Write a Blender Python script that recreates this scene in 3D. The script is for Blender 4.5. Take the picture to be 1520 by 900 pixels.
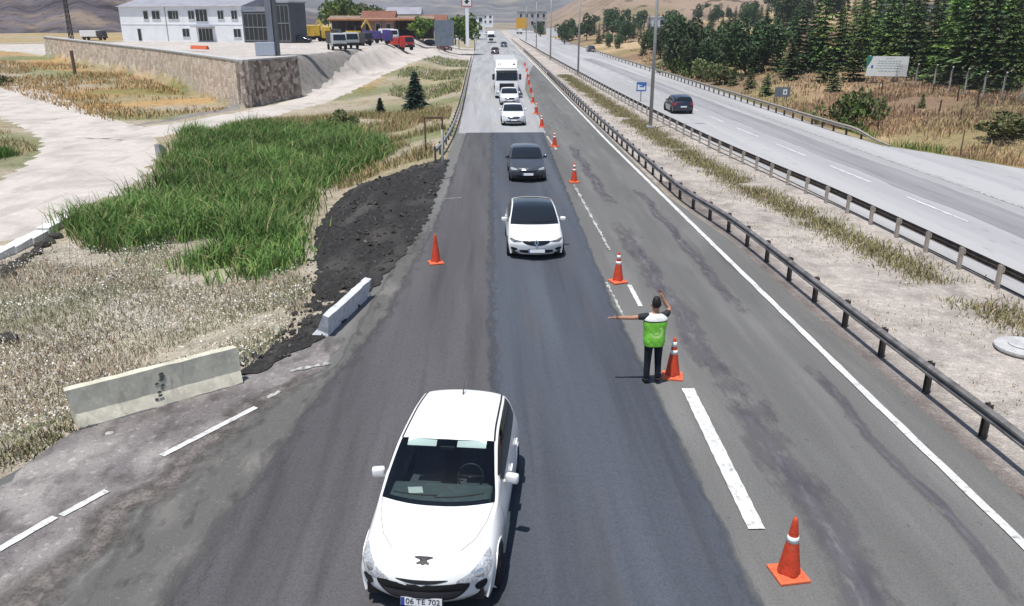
import bpy, bmesh, math, random
import numpy as np
from mathutils import Vector, Matrix, Euler
from mathutils.bvhtree import BVHTree
R_ = math.radians
rnd = random.Random(7)
rng = np.random.default_rng(11)
scn = bpy.context.scene
for o in list(bpy.data.objects): bpy.data.objects.remove(o)
C = scn.collection

# ------------------------------------------------------------------ camera, sky, sun, exposure
CAMH = 7.6
PITCH = math.atan(422/1200); YAW = math.atan(38/math.hypot(1200, 422))
cam = bpy.data.cameras.new('camera'); camo = bpy.data.objects.new('camera', cam); C.objects.link(camo)
camo.location = (0, 0, CAMH); camo.rotation_euler = (math.pi/2-PITCH, 0, -YAW)
cam.sensor_width = 36; cam.lens = 36*1200/1520; cam.clip_start = .1; cam.clip_end = 9000
scn.camera = camo
scn.render.resolution_x = 1024; scn.render.resolution_y = 606
SUN_TILT = 15.0                      # degrees away from straight overhead; the sun stands high behind the camera, a little to the left
w = bpy.data.worlds.new('World'); scn.world = w; w.use_nodes = True
nt = w.node_tree
sky = nt.nodes.new('ShaderNodeTexSky'); sky.sky_type = 'NISHITA'; sky.sun_disc = False
sky.sun_elevation = R_(90-SUN_TILT); sky.sun_rotation = R_(219); sky.altitude = 1000; sky.dust_density = 1.2
nt.links.new(sky.outputs[0], nt.nodes['Background'].inputs[0]); nt.nodes['Background'].inputs[1].default_value = .10
sl = bpy.data.lights.new('sun', 'SUN'); sl.energy = 4.2; sl.angle = R_(.5); sl.color = (1, .96, .9)
so = bpy.data.objects.new('sun', sl); C.objects.link(so); so.rotation_euler = Vector((.17, .21, -1)).to_track_quat('-Z', 'Y').to_euler()
scn.view_settings.view_transform = 'Standard'; scn.view_settings.look = 'None'
scn.view_settings.exposure = .35; scn.view_settings.gamma = 1; scn.view_settings.use_curve_mapping = False

# ------------------------------------------------------------------ materials
MATS = {}
def srgb(r, g, b):
    f = lambda c: ((c/255+.055)/1.055)**2.4 if c > 10 else c/255/12.92
    return (f(r), f(g), f(b))
def M(name, col, rough=.85, spec=.3, layers=(), bump=None, metal=0, space='world', coat=0, attr=None, alpha=None, rand=0):
    """procedural material; layers = (noise scale, colour, lo, hi, (sx,sy,sz))"""
    if name in MATS: return MATS[name]
    m = bpy.data.materials.new(name); m.use_nodes = True; t = m.node_tree; N = t.nodes; L = t.links
    b = N['Principled BSDF']; b.inputs['Roughness'].default_value = rough
    b.inputs['Specular IOR Level'].default_value = spec; b.inputs['Metallic'].default_value = metal
    if coat: b.inputs['Coat Weight'].default_value = coat; b.inputs['Coat Roughness'].default_value = .05
    if space == 'world': src = N.new('ShaderNodeNewGeometry').outputs['Position']
    else: src = N.new('ShaderNodeTexCoord').outputs['Object']
    if attr:
        a = N.new('ShaderNodeAttribute'); a.attribute_name = attr; cur = a.outputs['Color']
    else:
        c = N.new('ShaderNodeRGB'); c.outputs[0].default_value = (*col, 1); cur = c.outputs[0]
    def noise(scale, st, det=4):
        mp = N.new('ShaderNodeVectorMath'); mp.operation = 'MULTIPLY'; mp.inputs[1].default_value = st
        L.new(src, mp.inputs[0]); n = N.new('ShaderNodeTexNoise'); n.inputs['Scale'].default_value = scale
        n.inputs['Detail'].default_value = det; L.new(mp.outputs[0], n.inputs['Vector']); return n.outputs['Fac']
    for ly in layers:
        sc, c2, lo, hi = ly[:4]; st = ly[4] if len(ly) > 4 else (1, 1, 1); amt = ly[5] if len(ly) > 5 else 1.0
        mr = N.new('ShaderNodeMapRange'); mr.inputs['From Min'].default_value = lo; mr.inputs['From Max'].default_value = hi
        mr.inputs['To Max'].default_value = amt
        L.new(noise(sc, st), mr.inputs['Value'])
        mx = N.new('ShaderNodeMix'); mx.data_type = 'RGBA'; L.new(mr.outputs[0], mx.inputs['Factor'])
        L.new(cur, mx.inputs[6])
        if isinstance(c2, (int, float)):                         # a number multiplies the colour instead of replacing it
            ml = N.new('ShaderNodeVectorMath'); ml.operation = 'SCALE'; ml.inputs['Scale'].default_value = c2
            L.new(cur, ml.inputs[0]); L.new(ml.outputs[0], mx.inputs[7])
        else: mx.inputs[7].default_value = (*c2, 1)
        cur = mx.outputs[2]
    if rand:
        oi = N.new('ShaderNodeObjectInfo'); hs = N.new('ShaderNodeHueSaturation')
        mr = N.new('ShaderNodeMapRange'); mr.inputs['To Min'].default_value = 1-rand; mr.inputs['To Max'].default_value = 1+rand
        L.new(oi.outputs['Random'], mr.inputs['Value']); L.new(mr.outputs[0], hs.inputs['Value'])
        m2 = N.new('ShaderNodeMapRange'); m2.inputs['To Min'].default_value = .5-rand*.08; m2.inputs['To Max'].default_value = .5+rand*.05
        L.new(oi.outputs['Random'], m2.inputs['Value']); L.new(m2.outputs[0], hs.inputs['Hue'])
        L.new(cur, hs.inputs['Color']); cur = hs.outputs[0]
    L.new(cur, b.inputs['Base Color'])
    if bump:
        bp = N.new('ShaderNodeBump'); bp.inputs['Strength'].default_value = bump[1]; bp.inputs['Distance'].default_value = bump[2] if len(bump) > 2 else .05
        L.new(noise(bump[0], (1, 1, 1), 6), bp.inputs['Height']); L.new(bp.outputs[0], b.inputs['Normal'])
    MATS[name] = m; return m
def glassmat(name, tint, rough=.03):
    m = bpy.data.materials.new(name); m.use_nodes = True; t = m.node_tree; N = t.nodes; L = t.links
    N.remove(N['Principled BSDF']); tr = N.new('ShaderNodeBsdfTransparent'); tr.inputs[0].default_value = (*tint, 1)
    gl = N.new('ShaderNodeBsdfGlossy'); gl.inputs['Roughness'].default_value = rough; gl.inputs['Color'].default_value = (.9, .95, 1, 1)
    fr = N.new('ShaderNodeFresnel'); fr.inputs[0].default_value = 1.5
    mx = N.new('ShaderNodeMixShader'); L.new(fr.outputs[0], mx.inputs[0]); L.new(tr.outputs[0], mx.inputs[1]); L.new(gl.outputs[0], mx.inputs[2])
    L.new(mx.outputs[0], N['Material Output'].inputs[0]); MATS[name] = m; return m

YS = (1, .06, 1)
asph_old = M('old_asphalt', (.205, .203, .196), .9, .2, [(110, .42, .35, .75), (26, .82, .45, .62), (.55, .78, .42, .62, YS), (2.2, 1.22, .5, .72, (1, .1, 1)), (.9, (.07, .068, .075), .62, .72, (1, .1, 1), .6), (7, (.06, .058, .056), .66, .72, (1, .5, 1), .5)], (120, .35, .01))
asph_new = M('new_asphalt', (.049, .056, .069), .78, .35, [(100, 2.1, .42, .78), (22, .85, .45, .62), (.7, 1.45, .42, .68, (1, .05, 1)), (3.2, .8, .5, .7, (1, .03, 1)), (1.3, (.085, .08, .078), .55, .78, (1, .12, 1), .6)], (130, .3, .01))
asph_pol = M('polished_asphalt', (.066, .064, .067), .85, .3, [(100, 2.0, .42, .78), (22, .85, .45, .62), (.8, 1.35, .42, .66, (1, .07, 1)), (2.8, .75, .5, .7, (1, .05, 1)), (.5, (.11, .104, .098), .55, .75, (1, .2, 1), .7)], (130, .35, .01))
asph_junc = M('junction_asphalt', (.2, .182, .18), .9, .2, [(90, .45, .35, .75), (.7, (.32, .3, .285), .44, .64, (1, .7, 1), .85), (2.6, .6, .5, .66, (1, .6, 1)), (7, 1.5, .58, .70), (18, .65, .55, .7)], (60, .5, .015))
asph_smear = M('smeared_asphalt', (.14, .137, .13), .9, .2, [(90, .5, .35, .75), (1.0, (.21, .2, .185), .5, .68, (1, .5, 1), .8), (4, .6, .54, .68, (1, .5, 1)), (14, 1.35, .58, .7)], (70, .5, .015))
mill_edge = M('crumbled_asphalt_edge', (.21, .192, .178), .95, .1, [(3, .62, .45, .6), (17, .7, .45, .6), (40, .8, .4, .7)], (30, .8, .03))
asph_pale = M('pale_worn_asphalt', (.36, .362, .37), .9, .2, [(60, .75, .35, .75), (.5, .8, .45, .62, YS), (1.6, 1.15, .5, .7, (1, .05, 1)), (1.1, (.2, .2, .205), .58, .7, (1, .03, 1), .7)], (100, .3, .01))
road_conc = M('sunbleached_asphalt', (.43, .428, .43), .9, .2, [(60, .8, .35, .75), (.55, .8, .45, .62, (1, .03, 1)), (.45, (.33, .328, .336), .5, .62, (1, .012, 1), .8), (2.2, .8, .6, .75, (1, .3, 1))], (100, .3, .01))
paint_w = M('white_road_paint', (.70, .70, .68), .8, .3, [(1.6, .8, .45, .62), (9, .55, .55, .7), (34, .6, .56, .7), (90, .8, .4, .8)])
paint_worn = M('worn_road_paint', (.5, .49, .47), .85, .2, [(9, .42, .42, .6, (1, .4, 1)), (50, .75, .4, .8)])
ground_m = M('dry_ground', (1, 1, 1), .95, .1, [(1.1, .72, .45, .68), (5, 1.3, .5, .7), (22, .62, .5, .68), (.16, 1.15, .45, .7)], (14, .9, .12), attr='Col')
track_m = M('dusty_track', (.5, .46, .42), .95, .1, [(.35, .8, .45, .65), (2.2, 1.12, .5, .7), (9, .85, .55, .7), (.8, .7, .58, .7, (1, .2, 1), .6)], (12, .4, .05))
heap_m = M('black_asphalt_millings', (.03, .029, .028), .95, .2, [(7, 1.7, .5, .7), (40, 2.2, .55, .75), (.5, (.1, .093, .086), .5, .68, (1.6, .5, 1), .75)], (35, .9, .06))
leaf_m = M('blades', (1, 1, 1), .7, .2, [], None, attr='Col')
needle_m = M('needles', (1, 1, 1), .75, .2, [], None, attr='Col', rand=.3)
bark_m = M('bark', (.09, .065, .05), .95, .1, [(20, .5, .45, .6, (1, 1, .2))], space='obj')
conc_m = M('weathered_concrete', (.62, .59, .48), .9, .2, [(3, .8, .45, .65), (14, 1.15, .5, .7), (2, .62, .62, .75, (3, 3, .4)), (50, .85, .5, .7)], (40, .3, .01), space='obj')
conc_w = M('pale_concrete', (.5, .5, .5), .9, .2, [(3, .8, .45, .65), (14, .85, .5, .7)], (40, .3, .01))
conc_blue = M('bluish_painted_concrete', (.62, .63, .65), .85, .3, [(4, .7, .5, .65), (2, 1.25, .5, .7)], (40, .3, .01), space='obj')
steel_w = M('weathered_steel', (.2, .19, .185), .6, .4, [(3, .6, .45, .65), (.8, 1.5, .5, .7)], metal=.35)
steel_dark = M('dark_steel', (.075, .065, .06), .65, .4, [(3, .6, .45, .65)], metal=.3)
steel_g = M('galvanised_steel', (.36, .36, .35), .5, .4, [(5, .8, .45, .65), (1.1, .75, .5, .65)], metal=.3)
post_m = M('pale_steel_post', (.42, .37, .32), .7, .3, [(8, .75, .45, .65)])
pole_m = M('lamp_post_steel', (.33, .33, .32), .5, .4, [(1, .85, .4, .6)], metal=.2)
rust_m = M('rusty_steel', (.16, .1, .07), .9, .2, [(10, .6, .45, .65)], space='obj')
cone_o = M('orange_cone_plastic', (.60, .062, .024), .55, .4, [(7, .75, .45, .7), (30, .6, .55, .7), (12, (.5, .16, .1), .6, .72, (1, 1, .3), .7)], space='obj')
cone_o2 = M('faded_cone_base', (.72, .15, .065), .65, .3, [(9, .75, .5, .7)], space='obj')
cone_w = M('reflective_white_band', (.82, .8, .76), .5, .4, [(20, .8, .5, .7)], space='obj')
white_p = M('white_car_paint', (.82, .82, .815), .3, .5, [(1.2, .93, .45, .7), (40, .96, .5, .7)], coat=.6, space='obj')
grey_p = M('dark_grey_car_paint', (.085, .095, .11), .3, .5, [(2, .85, .45, .7)], coat=.6, metal=.4, space='obj')
blue_p = M('dark_blue_car_paint', (.018, .022, .04), .25, .5, coat=.7, metal=.2, space='obj')
red_p = M('red_paint', (.5, .04, .03), .4, .4, [(3, .8, .45, .65)], space='obj')
blk_p = M('black_plastic', (.012, .012, .013), .5, .4, [(30, 1.6, .5, .7)], space='obj')
blk_g = M('gloss_black', (.008, .009, .012), .12, .5, space='obj')
rub_m = M('tyre_rubber', (.018, .018, .018), .85, .2, [(20, 1.6, .5, .7)], space='obj')
rim_m = M('alloy_rim', (.5, .5, .52), .35, .5, metal=.7, space='obj')
chrome = M('chrome_trim', (.62, .63, .65), .18, .5, metal=.9, space='obj')
lens_m = M('headlamp_lens', (.46, .48, .5), .12, .6, [(30, .6, .45, .6), (9, 1.4, .5, .65)], coat=1, space='obj')
lens_d = M('dark_headlamp', (.16, .17, .18), .12, .6, [(25, .4, .45, .6), (12, 2.2, .55, .65)], coat=1, space='obj')
redl_m = M('tail_lamp', (.35, .015, .015), .2, .5, space='obj')
plate_m = M('number_plate', (.75, .76, .78), .4, .4, space='obj')
seat_m = M('seat_fabric', (.07, .075, .085), .9, .2, [(20, 1.4, .5, .7)], space='obj')
dash_m = M('dashboard', (.07, .085, .09), .8, .3, [(12, 1.3, .5, .7)], space='obj')
glass_m = glassmat('car_glass', (.68, .78, .78))
glass_d = glassmat('tinted_car_glass', (.06, .07, .08))
glass_blk = M('dark_window_glass', (.012, .016, .02), .06, .6, space='obj')

# ------------------------------------------------------------------ helpers
def ss(t): t = np.clip(t, 0, 1); return t*t*(3-2*t)
def setp(o, label=None, cat=None, group=None, kind=None):
    if label: o['label'] = label
    if cat: o['category'] = cat
    if group: o['group'] = group
    if kind: o['kind'] = kind
    return o
def link(name, me, parent=None, mats=(), smooth=False):
    for m in mats: me.materials.append(m)
    if smooth: me.polygons.foreach_set('use_smooth', [True]*len(me.polygons))
    o = bpy.data.objects.new(name, me); C.objects.link(o)
    if parent: o.parent = parent
    return o
def thing(name, label, cat, loc=(0, 0, 0), rz=0, group=None):
    o = bpy.data.objects.new(name, None); o.empty_display_size = .3; C.objects.link(o)
    o.location = loc; o.rotation_euler = (0, 0, rz); return setp(o, label, cat, group)
class MB:
    def __init__(s): s.v = []; s.f = []; s.mi = []; s.m = 0
    def add(s, vs, fs):
        b = len(s.v); s.v += [tuple(p) for p in vs]; s.f += [tuple(b+i for i in f) for f in fs]; s.mi += [s.m]*len(fs); return s
    def box(s, c, d, rot=None, taper=1):
        x, y, z = d[0]/2, d[1]/2, d[2]/2; t = taper
        vs = [Vector(p) for p in ((-x, -y, -z), (x, -y, -z), (x, y, -z), (-x, y, -z), (-x*t, -y*t, z), (x*t, -y*t, z), (x*t, y*t, z), (-x*t, y*t, z))]
        if rot: e = Euler(rot).to_matrix(); vs = [e@p for p in vs]
        return s.add([p+Vector(c) for p in vs], [(0, 3, 2, 1), (4, 5, 6, 7), (0, 1, 5, 4), (1, 2, 6, 5), (2, 3, 7, 6), (3, 0, 4, 7)])
    def tube(s, pts, r, n=8, cap=True):
        pts = [Vector(p) for p in pts]; rs = r if isinstance(r, (list, tuple)) else [r]*len(pts); vs = []; fs = []
        for i, p in enumerate(pts):
            d = (pts[min(i+1, len(pts)-1)]-pts[max(i-1, 0)]).normalized()
            a = d.cross(Vector((0, 0, 1)) if abs(d.z) < .9 else Vector((1, 0, 0))).normalized(); b = d.cross(a)
            for k in range(n):
                t = 2*math.pi*k/n; vs.append(p+rs[i]*(math.cos(t)*a+math.sin(t)*b))
        for i in range(len(pts)-1):
            for k in range(n): fs.append((i*n+k, i*n+(k+1) % n, (i+1)*n+(k+1) % n, (i+1)*n+k))
        if cap: fs += [tuple(range(n))[::-1], tuple((len(pts)-1)*n+k for k in range(n))]
        return s.add(vs, fs)
    def lathe(s, prof, n=20, c=(0, 0, 0), ax='z'):
        vs = []; fs = []
        for r, z in prof:
            for k in range(n):
                t = 2*math.pi*k/n; p = (r*math.cos(t), r*math.sin(t), z)
                if ax == 'x': p = (z, r*math.cos(t), r*math.sin(t))
                vs.append((p[0]+c[0], p[1]+c[1], p[2]+c[2]))
        for i in range(len(prof)-1):
            for k in range(n): fs.append((i*n+k, i*n+(k+1) % n, (i+1)*n+(k+1) % n, (i+1)*n+k))
        fs += [tuple(range(n))[::-1], tuple((len(prof)-1)*n+k for k in range(n))]
        return s.add(vs, fs)
    def prism(s, poly, a, b, ax='y'):
        """closed 2-D outline extruded from a to b along an axis"""
        def P(p, t): return {'x': (t, p[0], p[1]), 'y': (p[0], t, p[1]), 'z': (p[0], p[1], t)}[ax]
        n = len(poly); vs = [P(p, a) for p in poly]+[P(p, b) for p in poly]
        return s.add(vs, [tuple(range(n)), tuple(range(2*n-1, n-1, -1))]+[(i, n+i, n+(i+1) % n, (i+1) % n) for i in range(n)])
    def mesh(s, name, bevel=0, fix=True):
        me = bpy.data.meshes.new(name); me.from_pydata(s.v, [], s.f); me.polygons.foreach_set('material_index', s.mi)
        if fix or bevel:
            bm = bmesh.new(); bm.from_mesh(me); bmesh.ops.recalc_face_normals(bm, faces=bm.faces)
            if bevel: bmesh.ops.bevel(bm, geom=[e for e in bm.edges if len(e.link_faces) == 2 and e.calc_face_angle() > .5], offset=bevel, segments=2, affect='EDGES', profile=.6)
            bm.to_mesh(me); bm.free()
        return me
    def build(s, name, mat, parent=None, smooth=False, bevel=0):
        return link(name, s.mesh(name, bevel), parent, mat if isinstance(mat, (list, tuple)) else [mat], smooth)
def copy_tree(o, parent=None):
    c = o.copy(); C.objects.link(c)
    if parent is not None: c.parent = parent
    for ch in [x for x in o.children]: copy_tree(ch, c)
    return c
def repaint(root, old, new):
    for ch in [root]+list(root.children_recursive):
        for s in ch.material_slots:
            if s.material == old: s.link = 'OBJECT'; s.material = new
def textmesh(txt, size, name, mat, parent, loc, rot, ext=.002):
    cu = bpy.data.curves.new(name, 'FONT'); cu.body = txt; cu.size = size; cu.extrude = ext; cu.align_x = 'CENTER'; cu.align_y = 'CENTER'
    t = bpy.data.objects.new('tmp', cu); C.objects.link(t)
    me = bpy.data.meshes.new_from_object(t.evaluated_get(bpy.context.evaluated_depsgraph_get()))
    bpy.data.objects.remove(t); o = link(name, me, parent, [mat]); o.location = loc; o.rotation_euler = rot; return o

# ------------------------------------------------------------------ terrain
def elx(y): return np.interp(y, [-10, 5, 9, 12.4, 14.3, 16.6, 19.2, 22.3, 27, 32, 40, 60, 140, 700], [-30, -16, -11.5, -8.5, -8.2, -5.6, -4.3, -3.7, -3.0, -2.6, -2.45, -2.2, -2.7, -6])
def erx(y): return np.interp(y, [-10, 42, 47.3, 51.4, 60, 120, 700], [29.6, 29.2, 27.2, 25.2, 25.2, 27, 30])
def hp(x, y, a, b):          # signed distance to the left of the directed line a->b
    dx, dy = b[0]-a[0], b[1]-a[1]; l = math.hypot(dx, dy); return (dx*(y-a[1])-dy*(x-a[0]))/l
WA, WB, WC, WD = (-75.5, 147.5), (-44, 114.6), (-25.3, 87.6), (-22, 98.5)
def hterr(x, y):
    x = np.asarray(x, float); y = np.asarray(y, float)
    d = elx(y)-x
    n = .10*np.sin(x*.55+1.3*np.sin(y*.31))*np.cos(y*.43+.7)+.05*np.sin(x*1.7+y*.9)*np.cos(y*1.9-x*.6)
    hl = -1.2*ss(d/6)+(2.6*ss((y-88)/75))*ss(d/9)+n*ss(d/3)
    hl = hl+.3*ss((np.abs(x)-30)/25)*ss((y-60)/40)*(x < 0)
    yd = np.minimum(np.maximum(hp(x, y, WA, WB), hp(x, y, WB, WC))/.7, np.minimum(hp(x, y, WC, WD)/.7, np.minimum(hp(x, y, WD, (-14, 140))/4, hp(x, y, (-14, 140), (-12, 300))/5)))
    yd = np.minimum(yd, hp(x, y, (-72, 260), WA)/1.2)
    yd = np.minimum(yd, (330-y)/40)
    hl = hl+(3.25-hl)*ss(yd)
    hl = hl+2.5*ss((y-200)/200)*ss((-x-20)/60)
    e = x-erx(y)-1.0
    hr = .075*np.maximum(e, 0)*ss(e/6)+n*1.6*ss(e/5)-.35*ss((e+.6)/1.5)*(1-ss((e-2)/4))+4*ss((e-40)/120)
    mid = -.05+.03*n*0
    out = np.where(d > 0, hl-.03, np.where(e > -1.0, hr-.03, -.05))
    return out
def H1(x, y): return float(hterr(x, y))
_f = Vector((math.sin(YAW)*math.cos(PITCH), math.cos(YAW)*math.cos(PITCH), -math.sin(PITCH))); _r = Vector((math.cos(YAW), -math.sin(YAW), 0)); _u = _r.cross(_f)
def at(px, py, z=None):
    """point of the photograph -> the spot on the terrain (or on a level z) seen there"""
    px, py = float(px), float(py)
    d = (px-760)/1200*_r-(py-450)/1200*_u+_f
    if z is not None:
        t = (z-CAMH)/d.z; return Vector((0, 0, CAMH))+t*d
    tt = 5.0*1.004**np.arange(1300); zz = CAMH+tt*d.z; bel = np.nonzero(zz < hterr(tt*d.x, tt*d.y))[0]
    t = float(tt[bel[0]]) if len(bel) else 800.0
    p = Vector((0, 0, CAMH))+t*d
    return Vector((p.x, p.y, H1(p.x, p.y)))
def flat_at(px, py):
    """the nearest level spot at or just above this point of the photograph"""
    for k in range(24):
        q = at(px, py-k*.5); z = [H1(q.x+a, q.y+b) for a, b in ((-2.2, 0), (2.2, 0), (0, -3), (0, 3))]
        if max(z)-min(z) < .3: return q
    return at(px, py)
def dep(px, py, Y):
    d = (px-760)/1200*_r-(py-450)/1200*_u+_f; return Vector((0, 0, CAMH))+d*(Y/d.y)

xs = np.concatenate([np.arange(-320, -110, 14), np.arange(-110, -34, 1.6), np.arange(-34, -1.6, .5), np.arange(-1.6, 8, 2.4), np.arange(8, 16, 1), np.arange(16, 24.5, 2.2), np.arange(24.5, 45, .8), np.arange(45, 90, 2.5), np.arange(90, 420, 14)])
ysg = np.concatenate([np.arange(-8, 6, 2), np.arange(6, 62, .5), np.arange(62, 175, 1.2), np.arange(175, 300, 5), np.arange(300, 620, 20)])
X, Y = np.meshgrid(xs, ysg); Z = hterr(X, Y)
nx, ny = len(xs), len(ysg)
me = bpy.data.meshes.new('ground')
vs = np.stack([X, Y, Z], -1).reshape(-1, 3)
fs = [(j*nx+i, j*nx+i+1, (j+1)*nx+i+1, (j+1)*nx+i) for j in range(ny-1) for i in range(nx-1)]
me.from_pydata(vs.tolist(), [], fs)
# bare-earth / litter colour of every ground vertex (what grows or lies there, no shading)
def lerp(a, b, t): return a+(b-a)*t[..., None]
def nz(x, y, s, k=0): return .5+.25*(np.sin(x*s+k+1.7*np.sin(y*s*.8+k))+np.cos(y*s*1.1-k+1.3*np.sin(x*s*.7)))
straw = np.array([.40, .345, .26]); gold = np.array([.42, .28, .13]); pale = np.array([.47, .43, .37]); brown = np.array([.25, .17, .115]); green = np.array([.11, .16, .045]); gravel = np.array([.44, .395, .355]); mauve = np.array([.15, .13, .12]); dust = np.array([.53, .49, .45])
col = np.tile(straw, (ny, nx, 1)).astype(float)
col = lerp(col, pale, nz(X, Y, .5, 2)*(Y < 34))
col = lerp(col, gold, ss((nz(X, Y, .12, 1)-.25)/.4)*ss((Y-62)/12)*(X < -14))
col = lerp(col, np.array([.32, .28, .17]), ss((nz(X, Y, .33, 3)-.4)/.3)*(X < -1)*(Y > 45)*.8)
col = lerp(col, green, ss((nz(X, Y, .27, 5)-.55)/.25)*(X < -1)*(Y > 40)*(Y < 150)*.55)
yardm = ((np.maximum(hp(X, Y, WA, WB), hp(X, Y, WB, WC)) > .5) & (hp(X, Y, WC, WD) > .5) & (hp(X, Y, WD, (-14, 140)) > 4) & (hp(X, Y, (-14, 140), (-12, 300)) > 0) & (Y < 215)).astype(float)
col = lerp(col, dust, yardm)
bank = ((hp(X, Y, WC, WD) > .2) & (hp(X, Y, WD, (-14, 140)) > -1) & (hp(X, Y, WD, (-14, 140)) < 4) & (Y < 130)).astype(float)
col = lerp(col, np.array([.27, .25, .23]), bank)
col = lerp(col, dust*.95, ((X > -16) & (X < -2.2) & (Y > 146) & (Y < 235)).astype(float))
mid = (X > 8.0) & (X < 16)
col = np.where(mid[..., None], gravel*(.9+.25*nz(X, Y, .9, 4))[..., None], col)
col = np.where(((X > 8) & (X < 9.8) & (Y < 40))[..., None], mauve*1.3, col)
rt = X > erx(Y)-.6
rcol = lerp(np.tile(brown, (ny, nx, 1)), np.array([.36, .25, .15]), ss((nz(X, Y, .21, 6)-.35)/.35))
rcol = lerp(rcol, np.array([.47, .35, .21]), (1-ss((X-erx(Y)-2)/9))*(Y < 60)+ss((nz(X, Y, .05, 2)-.45)/.3)*(Y > 90))
rcol = lerp(rcol, np.array([.2, .19, .08]), ss((nz(X, Y, .16, 9)-.6)/.2)*.6+(1-ss((X-erx(Y)-.5)/2.5))*.4)
col = np.where(rt[..., None], rcol, col)
ca = me.color_attributes.new('Col', 'FLOAT_COLOR', 'POINT')
ca.data.foreach_set('color', np.concatenate([np.clip(col, 0, 1), np.ones((ny, nx, 1))], -1).reshape(-1).astype(np.float32))
setp(link('ground', me, None, [ground_m], True), kind='structure')

def jag(i, a, k=0): return a*(math.sin(i*1.7+k)+.7*math.sin(i*4.3+k*2.1)+.5*math.sin(i*9.1+k))/2
def feathered(mat, scale=3.0, st=(1, .35, 1)):
    """the same surface worn through towards its border: covers where the border weight plus noise is high"""
    nm = mat.name+'_worn_border'
    if nm in MATS: return MATS[nm]
    m = mat.copy(); m.name = nm; t = m.node_tree; N = t.nodes; L = t.links; b = N['Principled BSDF']; out = N['Material Output']
    a = N.new('ShaderNodeAttribute'); a.attribute_name = 'A'; g = N.new('ShaderNodeNewGeometry'); mp = N.new('ShaderNodeVectorMath'); mp.operation = 'MULTIPLY'; mp.inputs[1].default_value = st
    L.new(g.outputs['Position'], mp.inputs[0]); n = N.new('ShaderNodeTexNoise'); n.inputs['Scale'].default_value = scale; n.inputs['Detail'].default_value = 7; n.inputs['Roughness'].default_value = .7; L.new(mp.outputs[0], n.inputs['Vector'])
    ad = N.new('ShaderNodeMath'); ad.operation = 'MULTIPLY_ADD'; L.new(n.outputs['Fac'], ad.inputs[0]); ad.inputs[1].default_value = 1.5; L.new(a.outputs['Fac'], ad.inputs[2])
    mr = N.new('ShaderNodeMapRange'); mr.inputs['From Min'].default_value = .8; mr.inputs['From Max'].default_value = 1.5; L.new(ad.outputs[0], mr.inputs['Value'])
    tr = N.new('ShaderNodeBsdfTransparent'); mx = N.new('ShaderNodeMixShader'); L.new(mr.outputs[0], mx.inputs[0]); L.new(tr.outputs[0], mx.inputs[1]); L.new(b.outputs[0], mx.inputs[2]); L.new(mx.outputs[0], out.inputs[0])
    MATS[nm] = m; return m
def strip(name, ys, xl, xr, z, mat, ja=0, nxs=4, parent=None, fe=None, zf=None):
    vs = []; fs = []; A = []
    for j, y in enumerate(ys):
        a = xl(y)+(jag(y*2.1, ja, 1) if ja else 0); b = xr(y)+(jag(y*2.3, ja, 4) if ja else 0)
        for i in range(nxs+1):
            x = a+(b-a)*i/nxs; vs.append((x, y, (zf(x, y) if zf else 0)+z))
            if fe:
                q = i/nxs; p = j/(len(ys)-1); w_ = 1.0
                for d_, f_ in ((q, fe[0]), (1-q, fe[1]), (p, fe[2]), (1-p, fe[3])):
                    if f_: w_ = min(w_, d_/f_)
                A.append(w_)
    n = nxs+1
    for j in range(len(ys)-1):
        for i in range(nxs): fs.append((j*n+i, j*n+i+1, (j+1)*n+i+1, (j+1)*n+i))
    me = bpy.data.meshes.new(name); me.from_pydata(vs, [], fs)
    if fe:
        at_ = me.attributes.new('A', 'FLOAT', 'POINT'); at_.data.foreach_set('value', A); mat = feathered(mat)
    return setp(link(name, me, parent, [mat]), kind='structure')
def rangef(a, b, s): return list(np.arange(a, b+s*.5, s))
near = rangef(4, 58, .35)
# the left carriageway: aged asphalt base, then newer layers on top
strip('road', rangef(-6, 60, 1)+rangef(64, 620, 8), lambda y: float(elx(y)), lambda y: float(np.interp(y, [0, 28, 36, 60, 620], [9.0, 8.8, 8.15, 8.3, 9])), 0, asph_old, 0)
strip('worn_road_surface', rangef(57.6, 110, .8)+rangef(112, 620, 8), lambda y: float(elx(y))+.15, lambda y: float(np.interp(y, [57, 95, 112, 150, 620], [4.1, 4.3, 5.2, 8.4, 8.8])), .006, asph_pale, .06)
strip('old_junction_road', rangef(2, 19.6, .25), lambda y: float(elx(y))+.05, lambda y: float(np.interp(y, [2, 9, 11.5, 15.4, 17.3, 19.6], [-8.6, -6.3, -5.9, -4.75, -3.7, -3.6])), .006, asph_junc, .1, 12, fe=(0, .12, 0, .1))
strip('smeared_road_edge', rangef(2, 33, .25), lambda y: float(np.interp(y, [2, 9.3, 11.5, 15.4, 17.3, 22, 33], [-8.2, -6.0, -5.75, -4.6, -3.6, -3.4, -2.55])), lambda y: float(np.interp(y, [2, 9.3, 15.4, 20.6, 33], [-5.6, -4.4, -3.7, -2.75, -2.1])), .010, asph_smear, .06, 10, fe=(.35, 0, 0, .3))
strip('road_surface_crumbs', rangef(8, 17.0, .12), lambda y: float(np.interp(y, [8, 9.3, 11.5, 15.4, 17.3], [-7.3, -6.9, -6.5, -5.35, -4.2]))+.16*math.sin(y*3.1), lambda y: float(np.interp(y, [8, 9.3, 11.5, 15.4, 17.3], [-6.1, -5.8, -5.5, -4.45, -3.4])), .013, mill_edge, .12, 8, fe=(.6, .6, .1, .1))
strip('polished_new_asphalt', near, lambda y: float(np.interp(y, [2, 9.3, 15.4, 20.6, 31, 38, 58], [-6, -4.75, -3.9, -2.95, -2.2, -2.0, -1.55])), lambda y: .5+.012*max(0, y-25)*.6, .014, asph_pol, .05, 12, fe=(.12, 0, 0, 0))
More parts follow.
